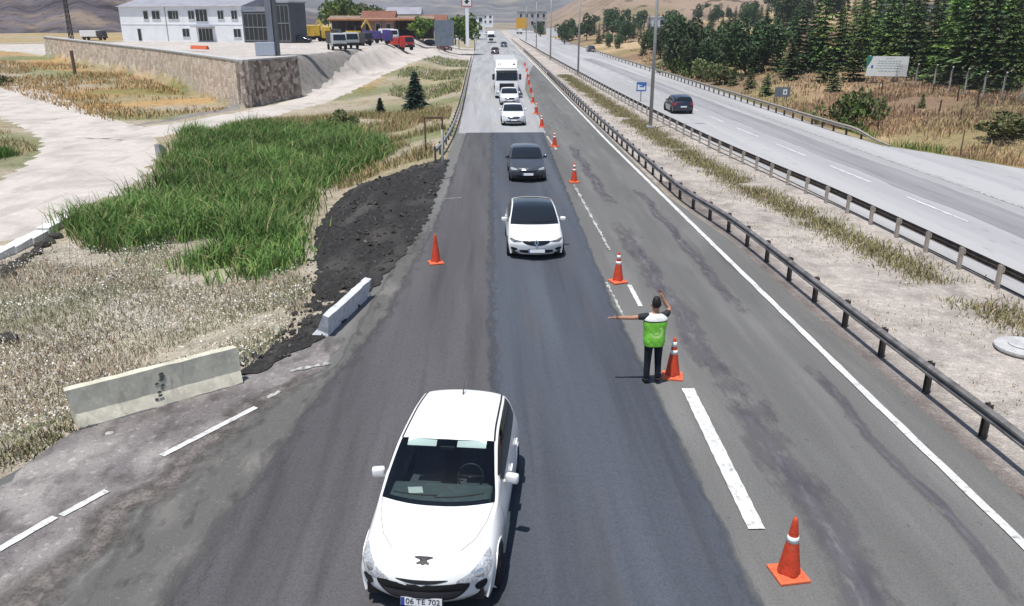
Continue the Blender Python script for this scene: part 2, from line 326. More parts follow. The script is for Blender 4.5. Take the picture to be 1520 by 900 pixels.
strip('new_asphalt', near, lambda y: -.12+.012*max(0, y-25)*.6, lambda y: float(np.interp(y, [2, 9, 21.5, 58], [3.78, 3.74, 3.56, 4.0])), .018, asph_new, .02, 24, fe=(.13, .06, 0, 0))
stain_m = M('bitumen_stain', (.15, .143, .155), .85, .25, [(90, .6, .35, .75), (2.5, (.088, .082, .096), .45, .62, (1, .25, 1)), (5, (.18, .178, .172), .58, .66, (1, .3, 1))], (120, .35, .01))
def stain(y0, y1, x, k, wd, dy=.15):
    strip('road_stain', rangef(y0, y1, dy), lambda y: x+k*(y-y0)+.07*math.sin(y*1.3)-wd, lambda y: x+k*(y-y0)+.07*math.sin(y*1.3)+wd, .006, stain_m, 0, 8, fe=(.75, .75, .3, .3))
stain(7.6, 15.6, 5.25, .012, .5); stain(15.0, 31, 5.25, -.012, .42); stain(20, 38, 6.95, .004, .24, .3); stain(8.5, 17, 7.35, 0, .17); stain(34, 52, 5.3, .0, .34, .3)
def dash(px0, px1, wd, z=.024, mat=paint_w, ja=.012, name='lane_marking'):
    a, b = at(*px0, 0), at(*px1, 0)
    if a.y > b.y: a, b = b, a
    n = max(4, int((b-a).length/.15)); d = (b-a).normalized(); p = Vector((d.y, -d.x, 0)); vs = []; fs = []
    for i in range(n+1):
        q = a+(b-a)*i/n
        for s in (-1, 1):
            e = q+p*s*(wd/2+jag(i*1.3, ja, s*3)); vs.append((e.x, e.y, z))
    fs = [(2*i, 2*i+1, 2*i+3, 2*i+2) for i in range(n)]
    me = bpy.data.meshes.new(name); me.from_pydata(vs, [], fs); return setp(link(name, me, None, [mat]), kind='structure')
strip('edge_line', rangef(2, 60, .5)+rangef(62, 420, 5), lambda y: float(np.interp(y, [2, 10, 16, 34, 54, 120, 160, 420], [8.1, 8.05, 7.97, 7.87, 7.78, 8.1, 8.25, 8.7]))-.0, lambda y: float(np.interp(y, [2, 10, 16, 34, 54, 120, 160, 420], [8.1, 8.05, 7.97, 7.87, 7.78, 8.1, 8.25, 8.7]))+.17, .024, paint_w, .01, 1)
dash((1021, 578), (1123, 787), .27)
dash((934, 424), (951, 456), .13)
dash((812, 203), (826, 223), .17, mat=paint_worn)
dash((797, 172), (803, 186), .2, mat=paint_worn); dash((789, 147), (793, 160), .2, mat=paint_worn)
dash((852, 275), (905, 372), .1, mat=paint_worn, ja=.05)
dash((900, 420), (925, 470), .07, mat=paint_worn, ja=.04)
dash((240, 678), (380, 606), .14, mat=paint_w); dash((-4, 819), (82, 769), .15); dash((91, 767), (159, 730), .14); dash((396, 592), (416, 582), .12, mat=paint_worn)
dash((430, 552), (490, 540), .16, mat=paint_worn, ja=.07)
dash((660, 296), (684, 294), .08, mat=paint_worn)
for y0, y1 in ((62, 71), (78, 88), (97, 108), (118, 130)):
    strip('lane_marking', rangef(y0, y1, 1.0), lambda y: 1.0-.0*y-.5, lambda y: .62, .012, paint_worn, .01, 1)
# right carriageway and its lay-by
strip('opposite_road', rangef(-6, 200, 3)+rangef(210, 620, 10), lambda y: float(np.interp(y, [0, 25, 40, 60, 100, 620], [15.7, 15.5, 15.0, 14.2, 13.3, 12.6])), lambda y: float(erx(y))-.3, 0, road_conc, 0, 4)
dark_lane = M('tyre_darkened_lane', (.26, .257, .266), .9, .2, [(60, .8, .35, .75), (.7, 1.3, .45, .65, (1, .03, 1)), (3, .85, .5, .7, (1, .06, 1))], (100, .3, .01))
strip('opposite_road_slow_lane', rangef(5, 170, 1.5), lambda y: 19.75-.004*y, lambda y: 21.9-.002*y, .006, dark_lane, .14, 3)
strip('lane_edge_line', rangef(5, 160, 2), lambda y: 22.72, lambda y: 22.86, .012, paint_worn, .01, 1)
for k in range(16):
    y0 = 24.5+k*8.2 - 2
    strip('lane_marking', rangef(y0, y0+4.6, .4), lambda y: 19.62-.022*y if y < 60 else 18.3, lambda y: 19.75-.022*y if y < 60 else 18.43, .012, paint_w, .01, 1)

# dusty farm track (two arms) lying on the terrain
def ribbon(name, pts, mat, z=.05, nxs=10, ja=.2):
    P = [Vector((p[0], p[1], 0)) for p in pts]; W = [p[2] for p in pts]; n = 90; vs = []; fs = []
    L = [0]
    for i in range(1, len(P)): L.append(L[-1]+(P[i]-P[i-1]).length)
    f = lambda arr, t: pchip(np.array(L), np.array(arr), np.array([t]))[0]
    for j in range(n+1):
        t = L[-1]*j/n; c = Vector((f([p.x for p in P], t), f([p.y for p in P], t), 0))
        t2 = min(t+.3, L[-1]); t1 = t2-.6 if t2-.6 > 0 else 0
        d = Vector((f([p.x for p in P], t2)-f([p.x for p in P], t1), f([p.y for p in P], t2)-f([p.y for p in P], t1), 0)).normalized(); s = Vector((d.y, -d.x, 0)); wv = f(W, t)
        for i in range(nxs+1):
            e = c+s*(wv*(i/nxs*2-1)+(jag(j*.9, ja, i) if i in (0, nxs) else 0)); edge = i in (0, nxs)
            vs.append((e.x, e.y, H1(e.x, e.y)+(z if not edge else -.03)))
    m = nxs+1; fs = [(j*m+i, j*m+i+1, (j+1)*m+i+1, (j+1)*m+i) for j in range(n) for i in range(nxs)]
    me = bpy.data.meshes.new(name); me.from_pydata(vs, [], fs); return setp(link(name, me, None, [mat], True), kind='structure')
def pchip(x, y, xi):
    h = np.diff(x); dl = np.diff(y)/h; d = np.zeros_like(y, float)
    for i in range(1, len(y)-1):
        if dl[i-1]*dl[i] > 0:
            w1 = 2*h[i]+h[i-1]; w2 = h[i]+2*h[i-1]; d[i] = (w1+w2)/(w1/dl[i-1]+w2/dl[i])
    d[0] = dl[0]; d[-1] = dl[-1]
    k = np.clip(np.searchsorted(x, xi)-1, 0, len(x)-2); t = (xi-x[k])/h[k]
    return y[k]*(2*t**3-3*t**2+1)+h[k]*d[k]*(t**3-2*t**2+t)+y[k+1]*(3*t**2-2*t**3)+h[k]*d[k+1]*(t**3-t**2)
ribbon('dirt_track', [(-25.5, 18, 4), (-24.0, 32, 4.1), (-23.6, 42, 4.2), (-26, 54, 4.2), (-31, 66, 4.3), (-41, 79, 4.2), (-56, 99, 4.5), (-80, 118, 4.5)], track_m)
ribbon('dirt_track_branch', [(-30, 64, 3.0), (-26.2, 72, 3.0), (-22.2, 84, 2.6), (-19.8, 97, 2.4), (-18.2, 113, 2.5), (-16.6, 130, 3.0), (-13.5, 152, 4.0), (-10, 178, 5.0)], track_m, .06)

# ------------------------------------------------------------------ hills and mountains behind
def hill(name, th0, th1, r0, r1, hf, mat, nth=120, nr=26):
    vs = []; fs = []
    for j in range(nr+1):
        r = r0*(r1/r0)**(j/nr)
        for i in range(nth+1):
            th = R_(th0+(th1-th0)*i/nth); x = r*math.sin(th); y = r*math.cos(th); vs.append((x, y, hf(math.degrees(th), r, j/nr)))
    n = nth+1; fs = [(j*n+i, j*n+i+1, (j+1)*n+i+1, (j+1)*n+i) for j in range(nr) for i in range(nth)]
    me = bpy.data.meshes.new(name); me.from_pydata(vs, [], fs); return setp(link(name, me, None, [mat], True), kind='structure')
def fb(a, b): return .5*math.sin(a*.9+b*3)+.3*math.sin(a*2.3-b*5+1)+.15*math.sin(a*5.1+b*9)+.08*math.sin(a*11+b*4)
scrub_m = M('scrub_covered_hill', (.135, .115, .125), .95, .1, [(.018, .6, .45, .6), (.09, .5, .52, .62), (.045, (.21, .165, .13), .55, .68), (.28, .6, .55, .65)], (.08, .8, 3))
far_m = M('far_mountain', (.17, .165, .17), .95, .1, [(.004, .7, .45, .6), (.012, (.24, .21, .17), .52, .66), (.03, .7, .5, .65)], (.01, .8, 15))
brown_m = M('dry_brown_hill', (.29, .215, .16), .95, .1, [(.02, .75, .45, .62), (.012, (.2, .17, .1), .5, .66), (.075, .38, .6, .66), (.2, .6, .6, .68)], (.08, .8, 2))
hill('dark_hill', -46, -6, 300, 1400, lambda th, r, t: -3+(60+22*fb(th*.35, 1))*t**1.1*ss((-7-th)/14)*1.6+3*fb(th*.8, t*3)*t, scrub_m)
hill('mountains', -48, 48, 1500, 4200, lambda th, r, t: -5+(190+70*fb(th*.22, 2))*ss(t*1.3)+30*fb(th*.6, t*4)*t, far_m)
hill('brown_hill', 1.5, 46, 400, 1500, lambda th, r, t: -4+(75+18*fb(th*.4, 3))*t**.9*ss((th-1.5)/9)*1.3+3*fb(th*.9, t*4)*t, brown_m)
hill('plain', -48, 48, 560, 1600, lambda th, r, t: -1.5+2.0*t, M('dry_plain', (.3, .25, .19), .95, .1, [(.02, .7, .45, .6), (.05, (.12, .14, .07), .55, .65), (.1, 1.3, .55, .65)]), 40, 8)
# ------------------------------------------------------------------ vehicles
def chaikin(pts, it=2):
    for _ in range(it):
        q = []
        for i in range(len(pts)):
            a, b = pts[i], pts[(i+1) % len(pts)]
            q.append((a[0]*.75+b[0]*.25, a[1]*.75+b[1]*.25)); q.append((a[0]*.25+b[0]*.75, a[1]*.25+b[1]*.75))
        pts = q
    return pts
HATCH = dict(L=4.28, rows=[  # u, zc, wt, zt, ws, zs, wm, zm, wb, zb, bow
    (.16, .20, .50, .20, .66, .20, .70, .20, .70, .19, .34), (.02, .36, .58, .36, .74, .36, .80, .33, .78, .22, .36), (.0, .55, .58, .55, .77, .54, .84, .44, .80, .21, .36),
    (.06, .69, .58, .685, .78, .655, .86, .5, .82, .21, .35), (.25, .80, .60, .785, .80, .735, .88, .54, .84, .20, .32), (.66, .91, .70, .89, .825, .82, .90, .57, .86, .20, .27),
    (1.10, 1.005, .80, .985, .84, .905, .905, .58, .87, .20, .24), (1.62, 1.275, .745, 1.24, .85, .94, .91, .58, .87, .20, .18), (2.14, 1.455, .69, 1.415, .855, .96, .91, .58, .87, .20, .13),
    (2.6, 1.50, .665, 1.455, .855, .975, .91, .58, .87, .20, .05), (3.1, 1.49, .655, 1.445, .85, .995, .91, .58, .87, .20, -.02), (3.62, 1.44, .64, 1.40, .84, 1.02, .905, .6, .87, .20, -.1),
    (3.97, 1.385, .62, 1.35, .82, 1.03, .90, .62, .86, .21, -.15), (4.12, 1.05, .68, 1.03, .81, .96, .89, .62, .85, .22, -.17), (4.23, .86, .64, .85, .80, .80, .87, .6, .84, .22, -.2),
    (4.28, .6, .64, .6, .80, .58, .85, .48, .82, .22, -.22), (4.22, .36, .6, .36, .76, .36, .80, .33, .80, .22, -.22), (4.1, .22, .5, .22, .7, .22, .74, .21, .74, .2, -.22)],
    cowl=6, wtop=8, rtop=12, rbot=13, sg=(6.75, 11.75), wheels=(.86, 3.47), wr=.315)
def vary(base, **k):
    d = dict(base); d['rows'] = [list(r) for r in base['rows']]; d.update(k); return d
SEDAN = vary(HATCH, L=4.62, wheels=(.9, 3.58), sg=(6.75, 11.6))
for i, (u, zc, zt, wt) in {6: (1.2, .98, .96, .79), 7: (1.72, 1.23, 1.2, .735), 8: (2.25, 1.40, 1.36, .68), 9: (2.6, 1.445, 1.4, .655), 10: (3.0, 1.44, 1.395, .65), 11: (3.4, 1.39, 1.35, .635), 12: (3.62, 1.35, 1.31, .62), 13: (4.12, 1.08, 1.06, .62), 14: (4.55, 1.02, .99, .66), 15: (4.62, .66, .65, .66), 16: (4.56, .36, .36, .6), 17: (4.45, .22, .22, .5)}.items():
    r = SEDAN['rows'][i]; r[0] = u; r[1] = zc; r[3] = zt; r[2] = wt
    if i == 13: r[5] = .98
    if i == 14: r[5] = .9
def bodysurf(d, sub=6):
    K = np.array(d['rows'], float); n = len(K); tt = np.arange(n, dtype=float)
    ts = np.unique(np.concatenate([np.linspace(0, n-1, (n-1)*sub+1)])); Q = np.stack([pchip(tt, K[:, c], ts) for c in range(K.shape[1])], 1)
    kc = [0, .55, 1, 2, 3, 4]; cs = np.concatenate([np.linspace(0, 1, 7), np.linspace(1, 2, 9)[1:], np.linspace(2, 3, 7)[1:], np.linspace(3, 4, 5)[1:]])
    G = np.zeros((len(ts), len(cs), 3))
    for j, q in enumerate(Q):
        u, zc, wt, zt, ws, zs, wm, zm, wb, zb, bow = q
        py = np.array([0, wt*.55, wt, ws, wm, wb]); pz = np.array([zc, zc-.28*(zc-zt), zt, zs, zm, zb])
        yy = pchip(np.array(kc), py, cs); zz = pchip(np.array(kc), pz, cs)
        # round the roof rail and the shoulder a little
        for _ in range(1): zz[1:-1] = .25*zz[:-2]+.5*zz[1:-1]+.25*zz[2:]; yy[1:-1] = .25*yy[:-2]+.5*yy[1:-1]+.25*yy[2:]
        G[j, :, 0] = yy; G[j, :, 1] = u+bow*(np.abs(yy)/.86)**2.2-d['L']/2; G[j, :, 2] = zz
    return ts, cs, G
def car(name, label, d, paint, loc, rz, face='lion', roofglass=False, glass=None, interior=False, group=None, scale=1, rear=False, plate=None, lens=None, W=None):
    """one car; local -Y is its front"""
    t = thing(name, label, 'car', loc, rz, group)
    ts, cs, G = bodysurf(d); nt_, nc = len(ts), len(cs); L = d['L']; hw = d.get('hw', 1.0)
    G = G.copy(); G[:, :, 0] *= hw
    wy = [a-L/2 for a in d['wheels']]; wr = d['wr']
    idx = lambda j, i, s: (j*(2*nc-1)+(nc-1)+s*i)
    V = []
    for j in range(nt_):
        for i in range(-(nc-1), nc): p = G[j, abs(i)]; V.append((math.copysign(1, i)*p[0] if i else 0, p[1], p[2]))
    allf = []; cls = {'body': [], 'windscreen': [], 'rear_window': [], 'side_window_l': [], 'side_window_r': [], 'roofglass': []}
    m = 2*nc-1
    for j in range(nt_-1):
        tm = (ts[j]+ts[j+1])/2
        for ii in range(m-1):
            i = ii-(nc-1); cm = (cs[abs(i)]+cs[abs(i+1)])/2; f = (j*m+ii, j*m+ii+1, (j+1)*m+ii+1, (j+1)*m+ii); allf.append(f)
            c = [sum(V[k][a] for k in f)/4 for a in range(3)]; sd = 'l' if c[0] < 0 else 'r'; k = 'body'
            if d['cowl'] < tm < d['wtop'] and cm < .92: k = 'windscreen'
            elif d['rtop'] < tm < d['rbot'] and cm < .84: k = 'rear_window'
            elif d['sg'][0] < tm < d['sg'][1] and 1.14 < cm < 1.87 and not (cm > 1.7 and tm < 7.05) and not (tm < 6.9 and cm < 1.35): k = 'side_window_'+sd
            elif roofglass and d['wtop'] < tm < 11.2 and cm < .92: k = 'roofglass'
            elif cm > 2.2 and min(math.hypot(c[1]-a, c[2]-wr) for a in wy) < wr+.015: continue
            cls[k].append(f)
    bv = BVHTree.FromPolygons([Vector(v) for v in V], allf)
    def sub(nm, faces, mat, par=t, off=0):
        used = sorted({k for f in faces for k in f}); mp = {k: q for q, k in enumerate(used)}
        me = bpy.data.meshes.new(nm); me.from_pydata([V[k] for k in used], [], [tuple(mp[k] for k in f) for f in faces])
        bm = bmesh.new(); bm.from_mesh(me); bmesh.ops.remove_doubles(bm, verts=bm.verts, dist=.0006); bmesh.ops.recalc_face_normals(bm, faces=bm.faces); bm.to_mesh(me); bm.free()
        return link(nm, me, par, [mat], True)
    body = sub('body', cls['body'], paint)
    gm = glass or glass_blk
    sub('windscreen', cls['windscreen'], gm); sub('rear_window', cls['rear_window'], gm)
    sub('side_window', cls['side_window_l'], gm if not interior else glass_d); sub('side_window', cls['side_window_r'], gm if not interior else glass_d)
    if roofglass: sub('glass_roof', cls['roofglass'], glass_blk)
    ub = MB(); ub.box((0, 0, .3), (1.5*hw, L-.5, .16)); ub.build('underbody', blk_p, t)
    def patch(nm, poly, axis, mat, off=.004, par=t, mirror=False, smooth=2, rings=5):
        for s in ((1, -1) if mirror else (1,)):
            pts = chaikin(poly, smooth) if smooth else poly
            if not smooth:                                        # keep corners, subdivide the edges
                q = []
                for i in range(len(pts)):
                    a, b = pts[i], pts[(i+1) % len(pts)]; n = max(1, int(math.hypot(b[0]-a[0], b[1]-a[1])/.06))
                    q += [(a[0]+(b[0]-a[0])*k/n, a[1]+(b[1]-a[1])*k/n) for k in range(n)]
                pts = q
            cx = sum(p[0] for p in pts)/len(pts); cy = sum(p[1] for p in pts)/len(pts); vs = []; fs = []; n = len(pts)
            for r in range(rings+1):
                k = 1-r/rings
                for p in pts:
                    a, b = cx+(p[0]-cx)*k, cy+(p[1]-cy)*k
                    if axis == 'top': o_, dr = Vector((a*s, b-L/2, 3)), Vector((0, 0, -1))
                    elif axis == 'front': o_, dr = Vector((a*s, -L, b)), Vector((0, 1, 0))
                    elif axis == 'back': o_, dr = Vector((a*s, L, b)), Vector((0, -1, 0))
                    elif axis == 'obl': dr = Vector((0, .75, -.66)); o_ = Vector((a*s, b-L/2, .75))-dr*3
                    else: o_, dr = Vector((3*s, a-L/2, b)), Vector((-s, 0, 0))
                    h, nn, _, _ = bv.ray_cast(o_, dr)
                    if h is None: h, nn, _, _ = bv.find_nearest(o_+dr*2.4)
                    if nn.dot(dr) > 0: nn = -nn
                    vs.append(h+nn*off)
            for r in range(rings):
                for k in range(n): fs.append((r*n+k, r*n+(k+1) % n, (r+1)*n+(k+1) % n, (r+1)*n+k))
            # rim wall down to the body so that the piece has thickness
            b0 = len(vs)
            for k in range(n): vs.append(Vector(vs[k])+(Vector(vs[n+k])-Vector(vs[k]))*.02+(Vector((0, 0, -.002)) if axis == 'top' else Vector((0, .002, 0))))
            me = bpy.data.meshes.new(nm); me.from_pydata([tuple(v) for v in vs[:b0]], [], fs)
            bm = bmesh.new(); bm.from_mesh(me); bmesh.ops.remove_doubles(bm, verts=bm.verts, dist=.0005); bmesh.ops.recalc_face_normals(bm, faces=bm.faces)
            ctr = sum((v.co for v in bm.verts), Vector())/len(bm.verts)
            if bm.faces:
                fc = bm.faces[0]; want = {'top': Vector((0, 0, 1)), 'obl': Vector((0, -.75, .66)), 'front': Vector((0, -1, 0)), 'back': Vector((0, 1, 0)), 'side': Vector((s, 0, 0))}[axis]
                if fc.normal.dot(want) < 0: bmesh.ops.reverse_faces(bm, faces=bm.faces)
            bm.to_mesh(me); bm.free(); o = link(nm, me, par, [mat], True)
        return o
    # wheels
    for y in wy:
        for s in (1, -1):
            wx = s*(.80*hw)
            tb = MB(); tb.lathe([(wr*.62, -.1), (wr*.93, -.11), (wr, -.07), (wr, .07), (wr*.93, .11), (wr*.62, .1)], 28, (0, 0, 0), 'x')
            ty = tb.build('wheel', rub_m, t, True); ty.location = (wx, y, wr)
            rb = MB(); rb.lathe([(wr*.63, -.085), (wr*.6, .085*1), (wr*.55, .07), (wr*.2, .075), (wr*.16, .1), (.01, .1)] if s > 0 else [(wr*.63, .085), (wr*.6, -.085), (wr*.55, -.07), (wr*.2, -.075), (wr*.16, -.1), (.01, -.1)], 24, (0, 0, 0), 'x')
            rb.build('rim', rim_m, ty, True)
            ab = MB(); n = 22; vs = []; fs = []       # arch lip and liner
            for k in range(n+1):
                a = -.35+(math.pi+.7)*k/n; r0 = wr+.05; r1 = wr+.012
                for rr, xx in ((r0, .012), (r0, -.03), (r1, -.22)):
                    yy_, zz_ = y+rr*math.cos(a), max(.2, wr+rr*math.sin(a)); h = bv.ray_cast(Vector((3*s, yy_, zz_)), Vector((-s, 0, 0)))[0]
                    bx = h.x if h else s*.88*hw; vs.append((bx+s*xx*(1 if xx > -.2 else 1), yy_, zz_))
            for k in range(n): fs += [(3*k, 3*k+1, 3*k+4, 3*k+3), (3*k+1, 3*k+2, 3*k+5, 3*k+4)]
            ab.add(vs, fs); ab.build('wheel_arch', paint if face == 'lion' else blk_p, t, True)
    # mirrors
    for s in (1, -1):
        mb = MB(); mb.box((0, 0, 0), (.19, .11, .15)); me = mb.mesh('mirror', .04); o = link('wing_mirror', me, t, [paint], True)
        u = ts.searchsorted(7.0); o.location = (s*(.965*hw), G[u, 0, 1]+.24, 1.03); o.rotation_euler = (0, 0, -s*.25)
        st = MB(); st.tube([(-s*.02, 0, -.03), (-s*.13, -.02, -.07)], [.035, .03], 8); st.build('mirror_arm', paint if face == 'lion' else blk_p, o, True)
        gl = MB(); gl.box((0, .056, 0), (.15, .004, .11)); gl.build('mirror_glass', chrome, o)
    # door seams and handles
    for s in (1, -1):
        for u0 in (2.48, 3.28):
            hb = MB(); h = bv.ray_cast(Vector((3*s, u0-L/2, .83)), Vector((-s, 0, 0)))[0]
            if h: hb.box((h.x+s*.018, h.y, .83), (.03, .2, .035)); link('door_handle', hb.mesh('h', .01), t, [paint], True)
    for s in (1, -1):
        for pl in ([(1.38, .3), (1.38, .88), (1.394, .88), (1.394, .3)], [(2.52, .3), (2.52, .93), (2.534, .93), (2.534, .3)]):
            sm = 0; vs = []; fs = []
            zz_ = np.linspace(pl[0][1], pl[1][1], 9)
            for z in zz_:
                for du in (0, .012):
                    h = bv.ray_cast(Vector((3*s, pl[0][0]+du-L/2, z)), Vector((-s, 0, 0)))[0]; vs.append((h.x+s*.0025, h.y, z))
            fs = [(2*k, 2*k+1, 2*k+3, 2*k+2) for k in range(8)]
            q = MB(); q.add(vs, fs); q.build('door_seam', blk_p, t)
    lz = lens or lens_m
    if face == 'lion':
        patch('headlight', [(.80, .62), (.845, .34), (.80, .10), (.72, -.03), (.60, -.08), (.50, -.10), (.40, -.11), (.52, .0), (.62, .14), (.72, .40), (.78, .60)], 'obl', lz, .006, mirror=True)
        patch('headlight_reflector', [(.72, .06), (.76, .16), (.72, .22), (.64, .12), (.64, .04)], 'obl', chrome, .012, mirror=True)
        patch('grille', [(-.56, .58), (.56, .58), (.60, .52), (.55, .44), (.46, .36), (.36, .32), (-.36, .32), (-.46, .36), (-.55, .44), (-.60, .52)], 'front', blk_p, .006)
        patch('bumper_bar', [(-.50, .49), (.50, .49), (.47, .40), (.3, .385), (-.3, .385), (-.47, .40)], 'front', M('dark_grey_plastic', (.045, .045, .05), .5, .4, space='obj'), .02)
        patch('grille_lip', [(-.40, .635), (.40, .635), (.22, .60), (.0, .585), (-.22, .60)], 'front', blk_p, .007)
        patch('fog_lamp', [(.64, .50), (.78, .54), (.80, .46), (.74, .38), (.66, .40)], 'front', blk_g, .007, mirror=True)
        # rampant lion emblem, built as dark flat pieces on the hood edge
        for nm, pl in (('emblem', [(-.115, .735), (.115, .735), (.115, .710), (.05, .71), (.045, .66), (.08, .645), (.075, .615), (.03, .63), (-.005, .60), (-.035, .63), (-.085, .615), (-.08, .645), (-.035, .665), (-.055, .71), (-.115, .71)]),):
            P_ = [(a*1.0, .235+(b-.66)*1.3) for a, b in pl]
            patch(nm, P_, 'obl', M('emblem_metal', (.02, .02, .022), .45, .4, metal=.2, space='obj'), .012, smooth=1)
    elif face == 'diamond':
        patch('headlight', [(.82, .50), (.82, .36), (.74, .12), (.58, .03), (.42, .0), (.44, .06), (.60, .14), (.74, .32)], 'obl', lens_d, .006, mirror=True)
        patch('grille', [(-.42, .70), (.42, .70), (.44, .65), (.30, .58), (.12, .55), (-.12, .55), (-.30, .58), (-.44, .65)], 'front', blk_g, .006)
        patch('lower_grille', [(-.50, .40), (.50, .40), (.54, .33), (.46, .27), (-.46, .27), (-.54, .33)], 'front', blk_p, .006)
        patch('fog_lamp', [(.58, .43), (.78, .46), (.80, .38), (.70, .33), (.60, .36)], 'front', blk_g, .007, mirror=True)
        e = MB(); e.prism([(0, .11), (.075, 0), (0, -.11), (-.075, 0)], -.012, .012); e2 = e.build('emblem', chrome, t); h = bv.ray_cast(Vector((0, -L, .64)), Vector((0, 1, 0)))[0]; e2.location = (0, h.y-.02, .645); e2.rotation_euler = (-.35, 0, 0)
        i_ = MB(); i_.prism([(0, .06), (.038, 0), (0, -.06), (-.038, 0)], -.016, -.011); i_.build('emblem_core', blk_g, e2)
    elif face == 'plain':
        patch('headlight', [(.84, .48), (.83, .28), (.74, .10), (.56, .03), (.50, .0), (.52, .10), (.64, .22), (.76, .40)], 'obl', lz, .006, mirror=True)
        patch('grille', [(-.48, .70), (.48, .70), (.46, .60), (.36, .54), (-.36, .54), (-.46, .60)], 'front', blk_g, .006)
        patch('grille_bar', [(-.46, .66), (.46, .66), (.44, .635), (-.44, .635)], 'front', chrome, .014, smooth=0, rings=2)
        patch('lower_grille', [(-.60, .40), (.60, .40), (.60, .30), (.48, .26), (-.48, .26), (-.60, .30)], 'front', blk_p, .006)
    # number plates
    pz = .33 if face != 'diamond' else .37
    if face == 'plain': pz = .45
    h = bv.ray_cast(Vector((0, -L, pz)), Vector((0, 1, 0)))[0]
    pb = MB(); pb.box((0, 0, 0), (.52, .014, .115)); p_ = pb.build('number_plate', plate_m, t); p_.location = (0, h.y-.03, pz); p_.rotation_euler = (-.12, 0, 0)
    fr = MB(); fr.box((0, .004, -.004), (.55, .012, .14)); fr.build('plate_frame', blk_p, p_)
    bl = MB(); bl.box((-.235, -.0085, 0), (.045, .004, .112)); bl.build('plate_band', M('plate_blue', (.03, .08, .35), .5, space='obj'), p_)
    if plate: textmesh(plate, .105, 'plate_characters', blk_p, p_, (.02, -.009, 0), (math.pi/2, 0, 0))
    # rear lamps
    h = bv.ray_cast(Vector((0, L, .8)), Vector((0, -1, 0)))[0]
    patch('tail_lamp', [(.58, .93), (.82, .93), (.82, .76), (.74, .68), (.60, .76)], 'back', redl_m, .008, mirror=True)
    hb = bv.ray_cast(Vector((0, L, .66)), Vector((0, -1, 0)))[0]
    rp = MB(); rp.box((0, hb.y+.02, .62), (.52, .012, .115)); rp.build('number_plate', plate_m, t)
    # wipers, roof seams, antenna
    wp = MB()
    jc = int(np.argmin(abs(ts-6.28)))
    for s, a, b in ((1, .62, -.05), (1, .0, -.62)):
        pts = []
        for k in range(7):
            x = a+(b-a)*k/6; hh = bv.ray_cast(Vector((x, G[jc, 0, 1]+.24*(abs(x)/.86)**2.2-.02-.03*k/6, 3)), Vector((0, 0, -1)))[0]; pts.append(hh+Vector((0, 0, .014)))
        wp.tube(pts, .009, 5)
    wp.build('wipers', blk_p, t)
    if face in ('lion', 'diamond'):
        def seam(nm, pts, wd=.007):
            vs = []; P_ = [Vector((p[0], p[1]-L/2, 0)) for p in pts]
            q = [P_[0]]
            for a, b in zip(P_, P_[1:]):
                n = max(1, int((b-a).length/.05)); q += [a+(b-a)*k/n for k in range(1, n+1)]
            for i, p in enumerate(q):
                d = (q[min(i+1, len(q)-1)]-q[max(i-1, 0)]).normalized(); sd = Vector((d.y, -d.x, 0))*wd/2
                for e in (-1, 1): hh, nn, _, _ = bv.ray_cast(p+sd*e+Vector((0, 0, 3)), Vector((0, 0, -1))); vs.append((hh or p)+Vector((0, 0, .003)))
            m = MB(); m.add(vs, [(2*i, 2*i+1, 2*i+3, 2*i+2) for i in range(len(q)-1)]); m.build(nm, M('shut_line', (.1, .1, .105), .8, .1), t)
        for s in (1, -1): seam('bonnet_seam', [(s*.44, .40), (s*.60, .62), (s*.715, .95), (s*.77, 1.30)])
    if face == 'lion':
        for s in (1, -1):
            vs = []; n = 26
            for k in range(n+1):
                tq = 8.0+(12.0-8.0)*k/n; j = min(nt_-1, int(round(np.interp(tq, ts, range(nt_))))); ic = int(np.argmin(abs(cs-.93)))
                p = G[j, ic]
                for dx in (-.013, .013): hh, nn, _, _ = bv.ray_cast(Vector((s*(p[0]+dx), p[1], 3)), Vector((0, 0, -1))); vs.append(hh+Vector((0, 0, .004)))
            q = MB(); q.add(vs, [(2*k, 2*k+1, 2*k+3, 2*k+2) for k in range(n)]); q.build('roof_strip', blk_p, t)
        an = MB(); an.tube([(0, L/2-.6, 1.41), (0, L/2-.6, 1.45), (0, L/2-.45, 1.60)], [.02, .012, .006], 6); an.build('antenna', blk_p, t)
        bt = MB(); bt.box((0, 0, 0), (.02, .02, .02))
    # dark glass border under the windscreen edge
    if interior:
        ib = MB(); ib.box((0, -.1, .52), (1.5, 2.6, .08)); ib.build('cabin_floor', blk_p, t)
        yc = G[int(np.argmin(abs(ts-6)), ), 0, 1]
        db = MB(); db.box((0, yc+.36, .90), (1.42, .62, .12)); db.box((0, yc+.62, .78), (1.4, .16, .2)); link('dashboard', db.mesh('d', .04), t, [dash_m], True)
        wh = MB(); n = 20
        ring = [Vector((.185*math.cos(2*math.pi*k/n), 0, .185*math.sin(2*math.pi*k/n))) for k in range(n+1)]; wh.tube(ring, .017, 6, False); wh.box((0, 0, 0), (.34, .02, .05)); wh.lathe([(.06, -.03), (.07, 0), (.05, .02)], 12)
        o = wh.build('steering_wheel', blk_p, t, True); o.location = (.36, yc+.82, .98); o.rotation_euler = (-.45, 0, 0)
        for s in (1, -1):
            sb = MB(); sb.box((s*.36, yc+1.28, .62), (.5, .5, .16)); sb.box((s*.36, yc+1.56, .92), (.48, .16, .62), (-.2, 0, 0)); sb.box((s*.36, yc+1.64, 1.26), (.26, .1, .16)); link('seat', sb.mesh('s', .05), t, [seat_m], True)
        rs = MB(); rs.box((0, yc+2.3, .62), (1.3, .5, .18)); rs.box((0, yc+2.6, .92), (1.3, .18, .6), (-.25, 0, 0)); link('rear_seat', rs.mesh('r', .05), t, [seat_m], True)
        jt = int(np.argmin(abs(ts-7.75)))
